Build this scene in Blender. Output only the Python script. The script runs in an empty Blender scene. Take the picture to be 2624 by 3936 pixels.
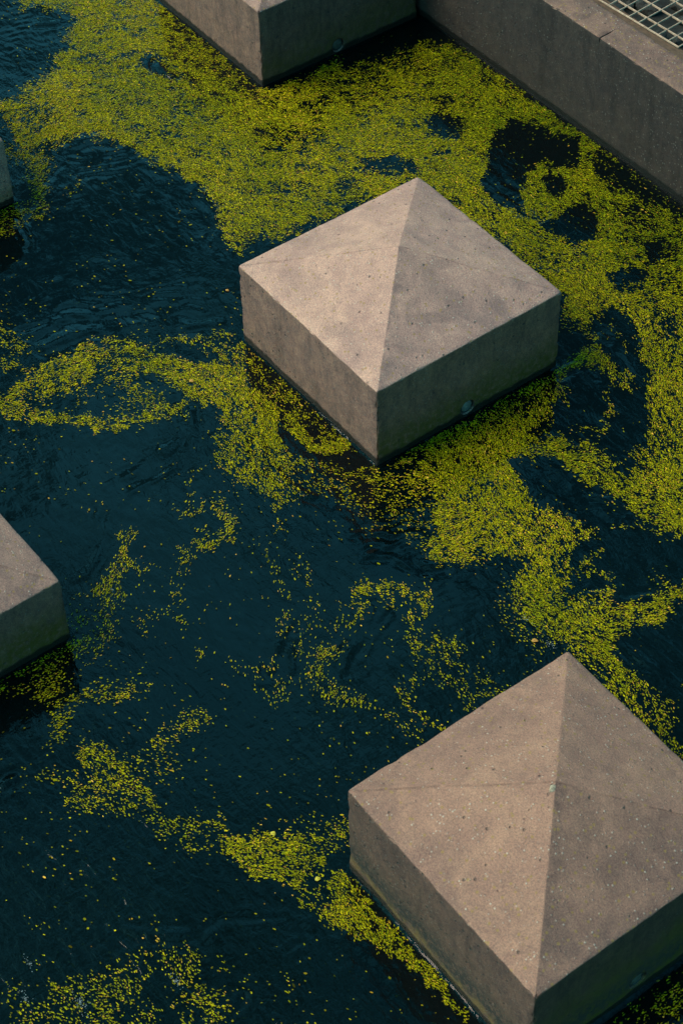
import bpy, bmesh, math, random
import numpy as np
from mathutils import Matrix, Vector

scene = bpy.context.scene
col = scene.collection
rng = np.random.default_rng(7)
random.seed(7)

# ------------------------------------------------------------------ camera
F = 7937.4                                   # focal length in photo pixels (photo 2624 x 3936)
POS = np.array([3.1881, -2.4857, 3.8439])
YAW, PIT, ROLL = 2.521, 0.8368, -0.0325
cy_, sy_ = math.cos(YAW), math.sin(YAW)
FWD = np.array([cy_*math.cos(PIT), sy_*math.cos(PIT), -math.sin(PIT)])
_r = np.array([sy_, -cy_, 0.0]); _u = np.cross(_r, FWD)
RIGHT = _r*math.cos(ROLL) + _u*math.sin(ROLL)
UP = -_r*math.sin(ROLL) + _u*math.cos(ROLL)
cam = bpy.data.objects.new('camera', bpy.data.cameras.new('camera'))
col.objects.link(cam)
cam.matrix_world = Matrix(((RIGHT[0], UP[0], -FWD[0], POS[0]), (RIGHT[1], UP[1], -FWD[1], POS[1]),
                           (RIGHT[2], UP[2], -FWD[2], POS[2]), (0, 0, 0, 1)))
cam.data.sensor_fit = 'HORIZONTAL'; cam.data.sensor_width = 24.0
cam.data.lens = 24.0*F/2624
cam.data.clip_start = 0.05; cam.data.clip_end = 500
cam.data.dof.use_dof = True; cam.data.dof.focus_distance = 5.55; cam.data.dof.aperture_fstop = 11
scene.camera = cam

# ------------------------------------------------------------------ sky, sun, exposure
SUN_TO = Vector((-0.60, -0.81, 1.14)).normalized()
SUN_EL = math.asin(SUN_TO.z); SUN_AZ = math.atan2(SUN_TO.x, SUN_TO.y)
world = bpy.data.worlds.new('World'); scene.world = world; world.use_nodes = True
nt = world.node_tree; nt.nodes.clear()
wo = nt.nodes.new('ShaderNodeOutputWorld'); bg = nt.nodes.new('ShaderNodeBackground')
sky = nt.nodes.new('ShaderNodeTexSky'); sky.sky_type = 'NISHITA'; sky.sun_disc = False
sky.sun_elevation = SUN_EL; sky.sun_rotation = SUN_AZ
sky.air_density = 1.0; sky.dust_density = 2.0; sky.ozone_density = 1.5
# unseen cloud pattern, added and tinted teal to vary the water's reflections
tc = nt.nodes.new('ShaderNodeTexCoord'); cn = nt.nodes.new('ShaderNodeTexNoise')
cn.inputs['Scale'].default_value = 7.0; cn.inputs['Detail'].default_value = 6; cn.inputs['Distortion'].default_value = 0.6
cr = nt.nodes.new('ShaderNodeValToRGB')
cr.color_ramp.elements[0].position = 0.40; cr.color_ramp.elements[0].color = (0.09, 0.36, 0.32, 1)
cr.color_ramp.elements[1].position = 0.60; cr.color_ramp.elements[1].color = (0.54, 2.12, 1.84, 1)
mm = nt.nodes.new('ShaderNodeMix'); mm.data_type = 'RGBA'; mm.blend_type = 'MULTIPLY'; mm.inputs[0].default_value = 1.0
nt.links.new(tc.outputs['Generated'], cn.inputs['Vector']); nt.links.new(cn.outputs['Fac'], cr.inputs['Fac'])
nt.links.new(sky.outputs[0], mm.inputs[6]); nt.links.new(cr.outputs[0], mm.inputs[7])
# unseen sky darkened towards the zenith, shaped for dark streaks in the ripples
sz = nt.nodes.new('ShaderNodeSeparateXYZ'); mr = nt.nodes.new('ShaderNodeMapRange'); m2 = nt.nodes.new('ShaderNodeMix')
mr.interpolation_type = 'SMOOTHSTEP'; mr.inputs[1].default_value = 0.62; mr.inputs[2].default_value = 1.0; mr.inputs[3].default_value = 1.0; mr.inputs[4].default_value = 0.6
m2.data_type = 'RGBA'; m2.blend_type = 'MULTIPLY'; m2.inputs[0].default_value = 1.0
nt.links.new(tc.outputs['Generated'], sz.inputs[0]); nt.links.new(sz.outputs[2], mr.inputs[0])
nt.links.new(mm.outputs[2], m2.inputs[6]); nt.links.new(mr.outputs[0], m2.inputs[7])
nt.links.new(m2.outputs[2], bg.inputs['Color']); bg.inputs['Strength'].default_value = 0.15
nt.links.new(bg.outputs[0], wo.inputs[0])
sun = bpy.data.objects.new('sun', bpy.data.lights.new('sun', 'SUN')); col.objects.link(sun)
sun.data.energy = 3.1; sun.data.angle = math.radians(42); sun.data.color = (1.0, 0.74, 0.60)
sun.rotation_euler = SUN_TO.to_track_quat('Z', 'Y').to_euler()
sun.location = (-3, -2, 6)
scene.view_settings.view_transform = 'Standard'; scene.view_settings.look = 'None'
scene.view_settings.exposure = 0.5; scene.view_settings.gamma = 1.0; scene.view_settings.use_curve_mapping = False

# ------------------------------------------------------------------ helpers
def proj(X, Y, Z=0.0):
    """world -> picture coordinates on a 1568 x 2352 sheet (used to read the mapped weed chart)"""
    d = np.stack([X-POS[0], Y-POS[1], Z-POS[2]+0*X], -1)
    z = d@FWD
    return (1312+F*(d@RIGHT)/z)/1.67347, (1968-F*(d@UP)/z)/1.67347
def unproj(px, py, Z=0.0):
    """sheet coordinates -> point of the level z = Z"""
    x = np.asarray(px, float)*1.67347; y = np.asarray(py, float)*1.67347
    d = FWD + RIGHT*((x-1312)/F)[..., None] - UP*((y-1968)/F)[..., None]
    t = (Z-POS[2])/d[..., 2]
    return POS + d*t[..., None]
def tag(o, label=None, cat=None, group=None, kind=None):
    if label: o['label'] = label
    if cat: o['category'] = cat
    if group: o['group'] = group
    if kind: o['kind'] = kind
    return o
def empty(name, loc=(0, 0, 0), rz=0.0):
    o = bpy.data.objects.new(name, None); col.objects.link(o); o.empty_display_size = 0.1
    o.location = loc; o.rotation_euler = (0, 0, rz); return o
def link_mesh(name, me, mat=None, parent=None):
    o = bpy.data.objects.new(name, me); col.objects.link(o)
    if mat and not me.materials: me.materials.append(mat)
    if parent: o.parent = parent
    return o
def mesh_np(name, V, Fq, smooth=True):
    me = bpy.data.meshes.new(name)
    V = np.ascontiguousarray(V, np.float32); Fq = np.ascontiguousarray(Fq, np.int32)
    n, k = Fq.shape
    me.vertices.add(len(V)); me.vertices.foreach_set('co', V.ravel())
    me.loops.add(n*k); me.loops.foreach_set('vertex_index', Fq.ravel())
    me.polygons.add(n); me.polygons.foreach_set('loop_start', np.arange(n, dtype=np.int32)*k)
    me.polygons.foreach_set('loop_total', np.full(n, k, np.int32))
    me.polygons.foreach_set('use_smooth', np.full(n, smooth, bool))
    me.update(calc_edges=True); return me
def vnoise(X, Y, scale, seed, octaves=1):
    """smooth value noise, roughly -1..1"""
    out = 0*X; amp = 1.0; tot = 0
    for o in range(octaves):
        g = np.random.default_rng(seed*31+o).uniform(-1, 1, (256, 256))
        x = X/scale*(2**o)+1000.3; y = Y/scale*(2**o)+1000.7
        xi = np.floor(x).astype(int); yi = np.floor(y).astype(int); fx = x-xi; fy = y-yi
        fx = fx*fx*(3-2*fx); fy = fy*fy*(3-2*fy)
        a = g[xi % 256, yi % 256]; b = g[(xi+1) % 256, yi % 256]; c = g[xi % 256, (yi+1) % 256]; d = g[(xi+1) % 256, (yi+1) % 256]
        out = out + amp*((a*(1-fx)+b*fx)*(1-fy)+(c*(1-fx)+d*fx)*fy); tot += amp*0.6; amp *= 0.5
    return out/tot
def noise3(P, scale, seed):
    return (vnoise(P[:, 0]+P[:, 2]*1.7, P[:, 1]+P[:, 2]*0.9, scale, seed, 2) + vnoise(P[:, 1]-P[:, 2]*1.3, P[:, 2]+P[:, 0]*0.6, scale, seed+1, 2))*0.6

class NT:
    """small wrapper for building node materials"""
    def __init__(s, name):
        s.m = bpy.data.materials.new(name); s.m.use_nodes = True; s.t = s.m.node_tree; s.t.nodes.clear()
        s.out = s.n('ShaderNodeOutputMaterial')
    def n(s, typ, **kw):
        nd = s.t.nodes.new(typ)
        for k, v in kw.items(): setattr(nd, k, v)
        return nd
    def l(s, a, b): s.t.links.new(a, b)
    def val(s, sock, v):
        if hasattr(v, 'is_linked') or hasattr(v, 'links'): s.l(v, sock)
        else: sock.default_value = v
    def noise(s, vec, scale, detail=3, rough=0.55, dist=0.0):
        nd = s.n('ShaderNodeTexNoise'); s.l(vec, nd.inputs['Vector'])
        nd.inputs['Scale'].default_value = scale; nd.inputs['Detail'].default_value = detail
        nd.inputs['Roughness'].default_value = rough; nd.inputs['Distortion'].default_value = dist
        return nd.outputs['Fac']
    def vor(s, vec, scale, feature='F1', out='Distance'):
        nd = s.n('ShaderNodeTexVoronoi', feature=feature); s.l(vec, nd.inputs['Vector']); nd.inputs['Scale'].default_value = scale
        return nd.outputs[out]
    def ramp(s, fac, a, b, lo=0.0, hi=1.0):
        nd = s.n('ShaderNodeMapRange', interpolation_type='SMOOTHSTEP'); s.l(fac, nd.inputs['Value'])
        nd.inputs['From Min'].default_value = a; nd.inputs['From Max'].default_value = b
        nd.inputs['To Min'].default_value = lo; nd.inputs['To Max'].default_value = hi
        return nd.outputs['Result']
    def math(s, op, a, b=0.0, c=None):
        nd = s.n('ShaderNodeMath', operation=op); s.val(nd.inputs[0], a); s.val(nd.inputs[1], b)
        if c is not None: s.val(nd.inputs[2], c)
        return nd.outputs[0]
    def mix(s, fac, a, b, mode='MIX'):
        nd = s.n('ShaderNodeMix', data_type='RGBA', blend_type=mode); s.val(nd.inputs[0], fac); s.val(nd.inputs[6], a); s.val(nd.inputs[7], b)
        return nd.outputs[2]
    def bump(s, h, strength, dist, normal=None):
        nd = s.n('ShaderNodeBump'); s.l(h, nd.inputs['Height']); nd.inputs['Strength'].default_value = strength; nd.inputs['Distance'].default_value = dist
        if normal: s.l(normal, nd.inputs['Normal'])
        return nd.outputs[0]
    def map(s, vec, sc=(1, 1, 1), loc=(0, 0, 0), rot=(0, 0, 0)):
        nd = s.n('ShaderNodeMapping'); s.l(vec, nd.inputs[0]); nd.inputs['Scale'].default_value = sc; nd.inputs['Location'].default_value = loc
        nd.inputs['Rotation'].default_value = rot
        return nd.outputs[0]

# ------------------------------------------------------------------ materials
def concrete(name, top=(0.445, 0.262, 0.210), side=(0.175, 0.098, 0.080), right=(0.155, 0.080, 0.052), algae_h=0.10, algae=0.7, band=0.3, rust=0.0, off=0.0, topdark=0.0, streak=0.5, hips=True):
    m = NT(name)
    geo = m.n('ShaderNodeNewGeometry'); P = geo.outputs['Position']
    P = m.map(P, loc=(off, off*0.7, 0))
    sx = m.n('ShaderNodeSeparateXYZ'); m.l(geo.outputs['Position'], sx.inputs[0]); Z = sx.outputs[2]
    sn = m.n('ShaderNodeSeparateXYZ'); m.l(geo.outputs['True Normal'], sn.inputs[0])
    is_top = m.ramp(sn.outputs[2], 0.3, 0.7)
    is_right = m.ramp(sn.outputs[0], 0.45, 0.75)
    big = m.noise(P, 5.5, 4, 0.6, 0.6); mid = m.noise(P, 22, 5, 0.65, 0.3); fine = m.noise(P, 290, 4, 0.85); grit = m.noise(P, 620, 2, 0.8)
    # cast colours of the different faces
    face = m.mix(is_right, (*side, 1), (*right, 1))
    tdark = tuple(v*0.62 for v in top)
    up = m.mix(m.ramp(big, 0.38, 0.66), (top[0]*0.90, top[1]*0.87, top[2]*0.88, 1), (top[0]*1.06, top[1]*1.04, top[2]*1.0, 1))
    # rough weathered skin on the roof slope turned to +x
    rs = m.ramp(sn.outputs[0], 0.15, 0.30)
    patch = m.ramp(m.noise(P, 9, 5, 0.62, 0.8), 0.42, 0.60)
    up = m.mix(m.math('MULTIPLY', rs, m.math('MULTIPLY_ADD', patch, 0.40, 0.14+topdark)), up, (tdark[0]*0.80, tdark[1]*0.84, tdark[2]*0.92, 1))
    ob = m.n('ShaderNodeTexCoord'); so = m.n('ShaderNodeSeparateXYZ'); m.l(ob.outputs['Object'], so.inputs[0])
    if hips:
        ax = m.math('ABSOLUTE', so.outputs[0]); ay = m.math('ABSOLUTE', so.outputs[1]); e = m.math('MAXIMUM', ax, ay)
        gm = m.math('MULTIPLY', m.ramp(e, 0.13, 0.30), m.ramp(m.noise(P, 9, 6, 0.72, 0.6), 0.42, 0.62))
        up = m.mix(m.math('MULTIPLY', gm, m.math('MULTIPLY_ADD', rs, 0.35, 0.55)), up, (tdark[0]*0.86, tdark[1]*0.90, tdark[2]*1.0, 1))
        # run-off stain along the front hip, on its +x side
        fh = m.math('ADD', so.outputs[0], so.outputs[1])
        fs = m.math('MULTIPLY', m.math('MULTIPLY', m.ramp(fh, 0.055, 0.004), rs), m.ramp(m.noise(P, 26, 6, 0.75), 0.40, 0.60))
        up = m.mix(m.math('MULTIPLY', fs, 0.55), up, (tdark[0]*0.55, tdark[1]*0.62, tdark[2]*0.74, 1))
        ln = m.math('ABSOLUTE', m.math('ADD', m.math('SUBTRACT', so.outputs[0], so.outputs[1]), m.math('MULTIPLY_ADD', m.noise(P, 10, 4, 0.6), 0.016, -0.008)))
        lf = m.math('MULTIPLY', m.ramp(ln, 0.0060, 0.0015), m.ramp(m.noise(P, 20, 3), 0.36, 0.56))
        up = m.mix(m.math('MULTIPLY', lf, 0.36), up, (tdark[0]*0.45, tdark[1]*0.45, tdark[2]*0.48, 1))
    else:
        gm = m.ramp(m.noise(P, 11, 6, 0.75, 0.6), 0.40, 0.60)
        up = m.mix(m.math('MULTIPLY', gm, 0.75), up, (tdark[0]*0.80, tdark[1]*0.86, tdark[2]*0.95, 1))
    # blotchy, rough cast sides
    sm = m.noise(m.map(P, sc=(1, 1, 0.6)), 48, 7, 0.85, 0.2)
    face = m.mix(m.ramp(sm, 0.34, 0.66), m.mix(1.0, face, (0.66, 0.70, 0.78, 1), 'MULTIPLY'), m.mix(1.0, face, (1.32, 1.26, 1.16, 1), 'MULTIPLY'))
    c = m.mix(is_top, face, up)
    c = m.mix(m.ramp(mid, 0.25, 0.75), m.mix(1.0, c, (0.86, 0.85, 0.87, 1), 'MULTIPLY'), m.mix(1.0, c, (1.12, 1.11, 1.08, 1), 'MULTIPLY'))
    c = m.mix(m.ramp(fine, 0.3, 0.7, 0.0, 1.0), m.mix(1.0, c, (0.58, 0.61, 0.68, 1), 'MULTIPLY'), m.mix(1.0, c, (1.36, 1.31, 1.22, 1), 'MULTIPLY'))
    c = m.mix(m.ramp(grit, 0.58, 0.75, 0.0, 0.5), c, m.mix(1.0, c, (0.4, 0.4, 0.42, 1), 'MULTIPLY'))
    # vertical run marks on the sides
    st = m.noise(m.map(P, sc=(26, 26, 2.4)), 1.0, 4, 0.6)
    sfac = m.math('MULTIPLY', m.ramp(st, 0.50, 0.68), m.math('SUBTRACT', 1.0, is_top))
    c = m.mix(m.math('MULTIPLY', sfac, streak), c, m.mix(1.0, c, (0.50, 0.52, 0.55, 1), 'MULTIPLY'))
    # aggregate: pale grains, dark pits, straw specks
    v1 = m.n('ShaderNodeTexVoronoi'); m.l(P, v1.inputs['Vector']); v1.inputs['Scale'].default_value = 150
    sel = m.n('ShaderNodeSeparateColor'); m.l(v1.outputs['Color'], sel.inputs[0])
    grain = m.math('MULTIPLY', m.ramp(v1.outputs['Distance'], 0.42, 0.24), m.ramp(sel.outputs[0], 0.80, 0.86))
    c = m.mix(m.math('MULTIPLY', grain, m.math('MULTIPLY', sel.outputs[1], 0.42)), c, m.mix(is_top, (0.20, 0.18, 0.155, 1), (0.66, 0.56, 0.45, 1)))
    v2 = m.n('ShaderNodeTexVoronoi'); m.l(m.map(P, loc=(3.1, 1.7, 0.4)), v2.inputs['Vector']); v2.inputs['Scale'].default_value = 62
    se2 = m.n('ShaderNodeSeparateColor'); m.l(v2.outputs['Color'], se2.inputs[0])
    pit = m.math('MULTIPLY', m.ramp(v2.outputs['Distance'], 0.26, 0.12), m.ramp(se2.outputs[1], 0.88, 0.92))
    c = m.mix(m.math('MULTIPLY', pit, m.math('MULTIPLY_ADD', is_top, -0.35, 0.85)), c, (0.03, 0.03, 0.03, 1))
    v3 = m.n('ShaderNodeTexVoronoi'); m.l(m.map(P, loc=(7.1, 4.7, 0.4)), v3.inputs['Vector']); v3.inputs['Scale'].default_value = 95
    se3 = m.n('ShaderNodeSeparateColor'); m.l(v3.outputs['Color'], se3.inputs[0])
    straw = m.math('MULTIPLY', m.math('MULTIPLY', m.ramp(v3.outputs['Distance'], 0.40, 0.24), m.ramp(se3.outputs[2], 0.80, 0.84)), is_top)
    c = m.mix(m.math('MULTIPLY', straw, 0.60), c, (0.26, 0.16, 0.045, 1))
    # algae creeping up from the waterline
    wav = m.noise(P, 7, 4, 0.6, 0.4)
    hgt = m.math('MULTIPLY_ADD', wav, algae_h*1.9, algae_h*0.15)
    al = m.math('MULTIPLY', m.ramp(m.math('DIVIDE', Z, hgt), 1.35, 0.25), m.math('SUBTRACT', 1.0, is_top))
    al = m.math('MULTIPLY', al, m.ramp(m.noise(P, 60, 4, 0.7), 0.25, 0.60))
    al = m.math('MULTIPLY', al, m.math('MULTIPLY_ADD', is_right, algae*0.85, algae*0.15))
    c = m.mix(al, c, (0.054, 0.046, 0.002, 1))
    if band > 0:                                     # dark tide mark above the orange-brown foot
        bz = m.math('ADD', Z, m.math('MULTIPLY', m.math('SUBTRACT', m.noise(m.map(P, sc=(1, 1, 0.35)), 16, 5, 0.7), 0.5), 0.09))
        bd = m.math('MULTIPLY', m.ramp(bz, 0.030, 0.055), m.ramp(bz, 0.150, 0.070))
        bd = m.math('MULTIPLY', bd, m.math('SUBTRACT', 1.0, is_top))
        bd = m.math('MULTIPLY', bd, m.ramp(m.noise(P, 75, 5, 0.8), 0.36, 0.56))
        c = m.mix(m.math('MULTIPLY', bd, band), c, (0.018, 0.020, 0.018, 1))
        if rust > 0:
            ru = m.math('MULTIPLY', m.ramp(bz, 0.065, 0.035), m.ramp(m.noise(P, 30, 3), 0.35, 0.6))
            ru = m.math('MULTIPLY', ru, m.math('SUBTRACT', 1.0, is_right))
            c = m.mix(m.math('MULTIPLY', ru, rust), c, (0.16, 0.10, 0.022, 1))
    # permanently wet foot
    wet = m.math('MULTIPLY', m.ramp(m.math('ADD', Z, m.math('MULTIPLY', m.noise(P, 45, 3), -0.020)), 0.018, 0.008), m.math('SUBTRACT', 1.0, is_top))
    c = m.mix(m.math('MULTIPLY', wet, 0.93), c, (0.004, 0.005, 0.004, 1))
    b = m.n('ShaderNodeBsdfPrincipled'); m.l(c, b.inputs['Base Color'])
    m.l(m.math('MULTIPLY_ADD', wet, -0.45, 0.90), b.inputs['Roughness']); b.inputs['Specular IOR Level'].default_value = 0.25
    h = m.math('ADD', m.math('MULTIPLY', fine, 0.6), m.math('MULTIPLY', grit, 0.35))
    h = m.math('ADD', h, m.math('MULTIPLY', grain, 0.5)); h = m.math('ADD', h, m.math('MULTIPLY', pit, -1.5)); h = m.math('ADD', h, m.math('MULTIPLY', mid, 0.8))
    m.l(m.bump(h, 0.75, 0.0035), b.inputs['Normal'])
    m.l(b.outputs[0], m.out.inputs[0]); return m.m

def simple(name, base, rough=0.6, var=0.3, scale=60, metal=0.0, bump=0.3, bdist=0.001, spec=0.4, tint2=None):
    m = NT(name); geo = m.n('ShaderNodeNewGeometry'); P = geo.outputs['Position']
    f = m.noise(P, scale, 5, 0.65)
    lo = tuple(v*(1-var) for v in base) if tint2 is None else tint2
    c = m.mix(m.ramp(f, 0.3, 0.7), (*lo, 1), (*[v*(1+var*0.6) for v in base], 1))
    b = m.n('ShaderNodeBsdfPrincipled'); m.l(c, b.inputs['Base Color']); b.inputs['Roughness'].default_value = rough
    b.inputs['Metallic'].default_value = metal; b.inputs['Specular IOR Level'].default_value = spec
    m.l(m.bump(f, bump, bdist), b.inputs['Normal']); m.l(b.outputs[0], m.out.inputs[0]); return m.m

def water_material():
    m = NT('pond_water'); geo = m.n('ShaderNodeNewGeometry'); P = geo.outputs['Position']
    calm = m.ramp(m.noise(P, 1.6, 2, 0.5, 0.5), 0.38, 0.68, 0.25, 1.0)
    n1 = m.noise(m.map(P, sc=(1.0, 2.3, 1), rot=(0, 0, 0.45)), 16, 3, 0.5, 1.2)
    n2 = m.noise(m.map(P, sc=(2.6, 1.0, 1), rot=(0, 0, 0.9)), 26, 2, 0.5, 0.8)
    h = m.math('ADD', m.math('MULTIPLY', n1, 1.0), m.math('MULTIPLY', n2, 0.30))
    h = m.math('MULTIPLY', h, calm)
    nrm = m.bump(h, 1.0, 0.0026)
    fr = m.n('ShaderNodeFresnel'); fr.inputs['IOR'].default_value = 1.333; m.l(nrm, fr.inputs['Normal'])
    gl = m.n('ShaderNodeBsdfGlossy'); gl.inputs['Roughness'].default_value = 0.02; m.l(nrm, gl.inputs['Normal'])
    gl.inputs['Color'].default_value = (1, 1, 1, 1)
    df = m.n('ShaderNodeBsdfDiffuse'); df.inputs['Color'].default_value = (0.0006, 0.0038, 0.0048, 1)
    tr = m.n('ShaderNodeBsdfTransparent'); tr.inputs['Color'].default_value = (0.30, 0.50, 0.42, 1)
    body = m.n('ShaderNodeMixShader'); body.inputs[0].default_value = 0.45; m.l(df.outputs[0], body.inputs[1]); m.l(tr.outputs[0], body.inputs[2])
    mx = m.n('ShaderNodeMixShader'); m.l(fr.outputs[0], mx.inputs[0]); m.l(body.outputs[0], mx.inputs[1]); m.l(gl.outputs[0], mx.inputs[2])
    m.l(mx.outputs[0], m.out.inputs[0]); return m.m

def leaf_material(name, dark=1.0):
    m = NT(name)
    a = m.n('ShaderNodeAttribute', attribute_name='hue'); b_ = m.n('ShaderNodeAttribute', attribute_name='tone')
    cr = m.n('ShaderNodeValToRGB'); e = cr.color_ramp.elements
    e[0].position = 0.0; e[0].color = (0.042, 0.080, 0.001, 1)
    e[1].position = 1.0; e[1].color = (0.52, 0.27, 0.04, 1)
    for pos, cc in ((0.35, (0.128, 0.138, 0.001, 1)), (0.60, (0.225, 0.200, 0.001, 1)), (0.85, (0.37, 0.285, 0.002, 1)), (0.94, (0.38, 0.21, 0.008, 1))):
        k = e.new(pos); k.color = cc
    m.l(a.outputs['Fac'], cr.inputs[0])
    c = m.mix(1.0, cr.outputs[0], b_.outputs['Color'], 'MULTIPLY')
    c = m.mix(1.0, c, (dark, dark, dark*0.9+0.02, 1), 'MULTIPLY')
    b = m.n('ShaderNodeBsdfPrincipled'); m.l(c, b.inputs['Base Color']); b.inputs['Roughness'].default_value = 0.7
    b.inputs['Specular IOR Level'].default_value = 0.08
    m.l(b.outputs[0], m.out.inputs[0]); return m.m

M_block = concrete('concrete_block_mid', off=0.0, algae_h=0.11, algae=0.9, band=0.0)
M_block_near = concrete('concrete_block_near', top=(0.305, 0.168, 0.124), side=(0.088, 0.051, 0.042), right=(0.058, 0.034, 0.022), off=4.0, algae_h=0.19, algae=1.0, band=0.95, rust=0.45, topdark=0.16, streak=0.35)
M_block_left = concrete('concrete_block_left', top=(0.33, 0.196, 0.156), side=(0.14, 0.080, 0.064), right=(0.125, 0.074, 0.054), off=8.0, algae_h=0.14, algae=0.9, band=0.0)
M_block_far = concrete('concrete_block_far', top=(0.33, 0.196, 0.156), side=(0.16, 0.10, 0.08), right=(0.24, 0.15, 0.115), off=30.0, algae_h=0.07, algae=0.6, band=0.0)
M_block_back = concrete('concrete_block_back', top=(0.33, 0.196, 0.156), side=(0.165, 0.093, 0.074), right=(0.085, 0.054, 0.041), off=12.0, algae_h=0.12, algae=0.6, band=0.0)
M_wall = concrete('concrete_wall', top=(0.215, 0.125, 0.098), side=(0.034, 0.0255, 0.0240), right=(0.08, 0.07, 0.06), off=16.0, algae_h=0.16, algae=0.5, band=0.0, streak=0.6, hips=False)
M_paving = concrete('concrete_paving', top=(0.28, 0.22, 0.185), off=21.0, hips=False)
M_water = water_material()
M_leaf = leaf_material('duckweed_leaf')
M_sunk = leaf_material('sunken_leaf', 0.55)
M_bed = simple('pond_bed_mud', (0.012, 0.016, 0.011), 0.9, 0.5, 6)
M_glass = simple('lamp_glass', (0.09, 0.11, 0.10), 0.3, 0.25, 40, 0.0, 0.1, 0.0005, 0.6)
M_glass_dull = simple('lamp_glass_dull', (0.045, 0.055, 0.045), 0.5, 0.4, 60, 0.0, 0.2, 0.0005, 0.4)
M_ring = simple('lamp_ring', (0.035, 0.045, 0.045), 0.35, 0.4, 120, 0.6)
M_grate = simple('grating_paint', (0.47, 0.30, 0.21), 0.5, 0.35, 90, 0.0, 0.2, 0.0006)
M_pit = simple('channel_lining', (0.016, 0.018, 0.016), 0.9, 0.6, 25, 0.0, 0.6, 0.004)
M_ledge = simple('ledge_render', (0.105, 0.060, 0.036), 0.9, 0.35, 60, 0.0, 0.6, 0.002)
M_stone = simple('channel_stone', (0.035, 0.036, 0.032), 0.85, 0.5, 60)
M_foam = simple('foam', (0.22, 0.25, 0.25), 0.6, 0.3, 200)
M_brown = simple('dead_leaf', (0.42, 0.20, 0.035), 0.7, 0.4, 300)
M_yell = simple('yellow_leaf', (0.46, 0.36, 0.02), 0.6, 0.3, 300)

# ------------------------------------------------------------------ pond bed and water
HW = 0.30                                            # half width of a block
BLK = [  # centre x, y, turn, top height
    (0.0, 0.0, -0.0056, 0.2657), (1.5105, -0.782, -0.0061, 0.2962), (-0.0061, -1.5202, 0.0018, 0.2122),
    (-1.493, -0.7867, -0.0003, 0.2273), (-1.4895, 0.7038, -0.0094, 0.2727)]
WALL_Y, WALL_H, WALL_T = 1.0256, 0.3556, 0.0070      # wall face, top, slope of the face line

def S(*p): return p
rip = []   # (points, half width px, height mm) : ridges on the water, chart coordinates
def c1(*p): return [(x/2, y/2) for x, y in p]
def c2(*p): return [(784+x/2, y/2) for x, y in p]
def c3(*p): return [(x/2, 597.5+y/2) for x, y in p]
def c4(*p): return [(784+x/2, 597.5+y/2) for x, y in p]
def c5(*p): return [(x/2, 1195+y/2) for x, y in p]
def c6(*p): return [(784+x/2, 1195+y/2) for x, y in p]
def c7(*p): return [(x/2, 1754.4+y/2) for x, y in p]
def c8(*p): return [(784+x/2, 1754.4+y/2) for x, y in p]
rip += [(c3((900, 700), (890, 800), (840, 900), (740, 1000), (560, 1090), (490, 1180)), 6, 2.2),
        (c3((830, 690), (800, 820), (700, 920), (560, 1010)), 5, 1.2),
        (c5((490, 20), (475, 100), (440, 170), (380, 250), (300, 300)), 7, 2.6),
        (c5((1350, 430), (1290, 520), (1245, 620), (1235, 700)), 5, 2.0), (c5((1270, 560), (1330, 590), (1330, 690)), 5, 1.5),
        (c6((130, 410), (110, 500), (60, 600), (0, 690)), 5, 2.2), (c6((230, 440), (160, 520), (90, 640), (40, 700)), 4, 1.5),
        (c6((1280, 550), (1380, 640), (1480, 700), (1568, 745)), 5, 3.0), (c6((1400, 480), (1480, 560), (1568, 600)), 5, 1.6),
        (c6((1060, 300), (1120, 335), (1210, 330), (1330, 360), (1400, 350)), 5, 3.0), (c6((990, 350), (1030, 385), (1085, 420)), 6, 3.0),
        (c7((490, 745), (620, 765), (690, 780), (860, 780)), 5, 2.2), (c7((960, 800), (1020, 750), (1200, 730), (1300, 710)), 5, 1.8),
        (c7((1290, 890), (1390, 845)), 4, 2.6), (c7((0, 95), (30, 70), (75, 60)), 4, 2.6), (c7((940, 1190), (1000, 1150), (1070, 1100)), 6, 2.5),
        (c1((930, 880), (985, 960), (1010, 1050), (1010, 1120)), 5, 2.4), (c1((290, 700), (400, 650), (480, 640)), 6, 1.6),
        (c1((180, 90), (240, 105), (270, 110)), 4, 2.8), (c1((110, 980), (160, 900), (260, 830), (330, 760)), 6, 1.5),
        (c3((120, 330), (280, 270), (420, 250), (560, 200)), 6, 1.8), (c3((180, 400), (360, 330), (560, 310), (800, 300), (990, 300)), 6, 1.8),
        (c3((1190, 830), (1200, 900), (1225, 955)), 5, 3.0), (c3((1260, 950), (1350, 1030), (1450, 1080), (1568, 1100)), 5, 3.0),
        (c3((1420, 1010), (1500, 1060), (1568, 1090)), 5, 2.6),
        (c4((1070, 1110), (1150, 1090), (1230, 1110), (1290, 1150)), 5, 3.0), (c4((1090, 1150), (1180, 1125), (1260, 1150)), 4, 2.4),
        (c4((1010, 510), (1110, 485), (1170, 545)), 4, 2.2), (c4((1270, 430), (1320, 470), (1350, 520)), 5, 2.6),
        (c4((1190, 340), (1230, 370)), 5, 2.6), (c2((680, 780), (730, 850), (820, 900)), 5, 2.4), (c2((680, 850), (760, 940), (900, 1000)), 4, 2.4),
        (c6((360, 200), (440, 200)), 6, 2.5), (c6((60, 60), (200, 90), (330, 60)), 4, 1.8), (c6((100, 180), (240, 190), (340, 230)), 4, 1.8),
        (c6((280, 0), (350, 10), (430, 30)), 4, 1.8), (c6((760, 600), (800, 630), (840, 610)), 4, 2.2),
        (c1((730, 310), (780, 345), (810, 350)), 4, 2.8), (c1((60, 1090), (100, 1070), (130, 1130)), 4, 2.0)]

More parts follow.
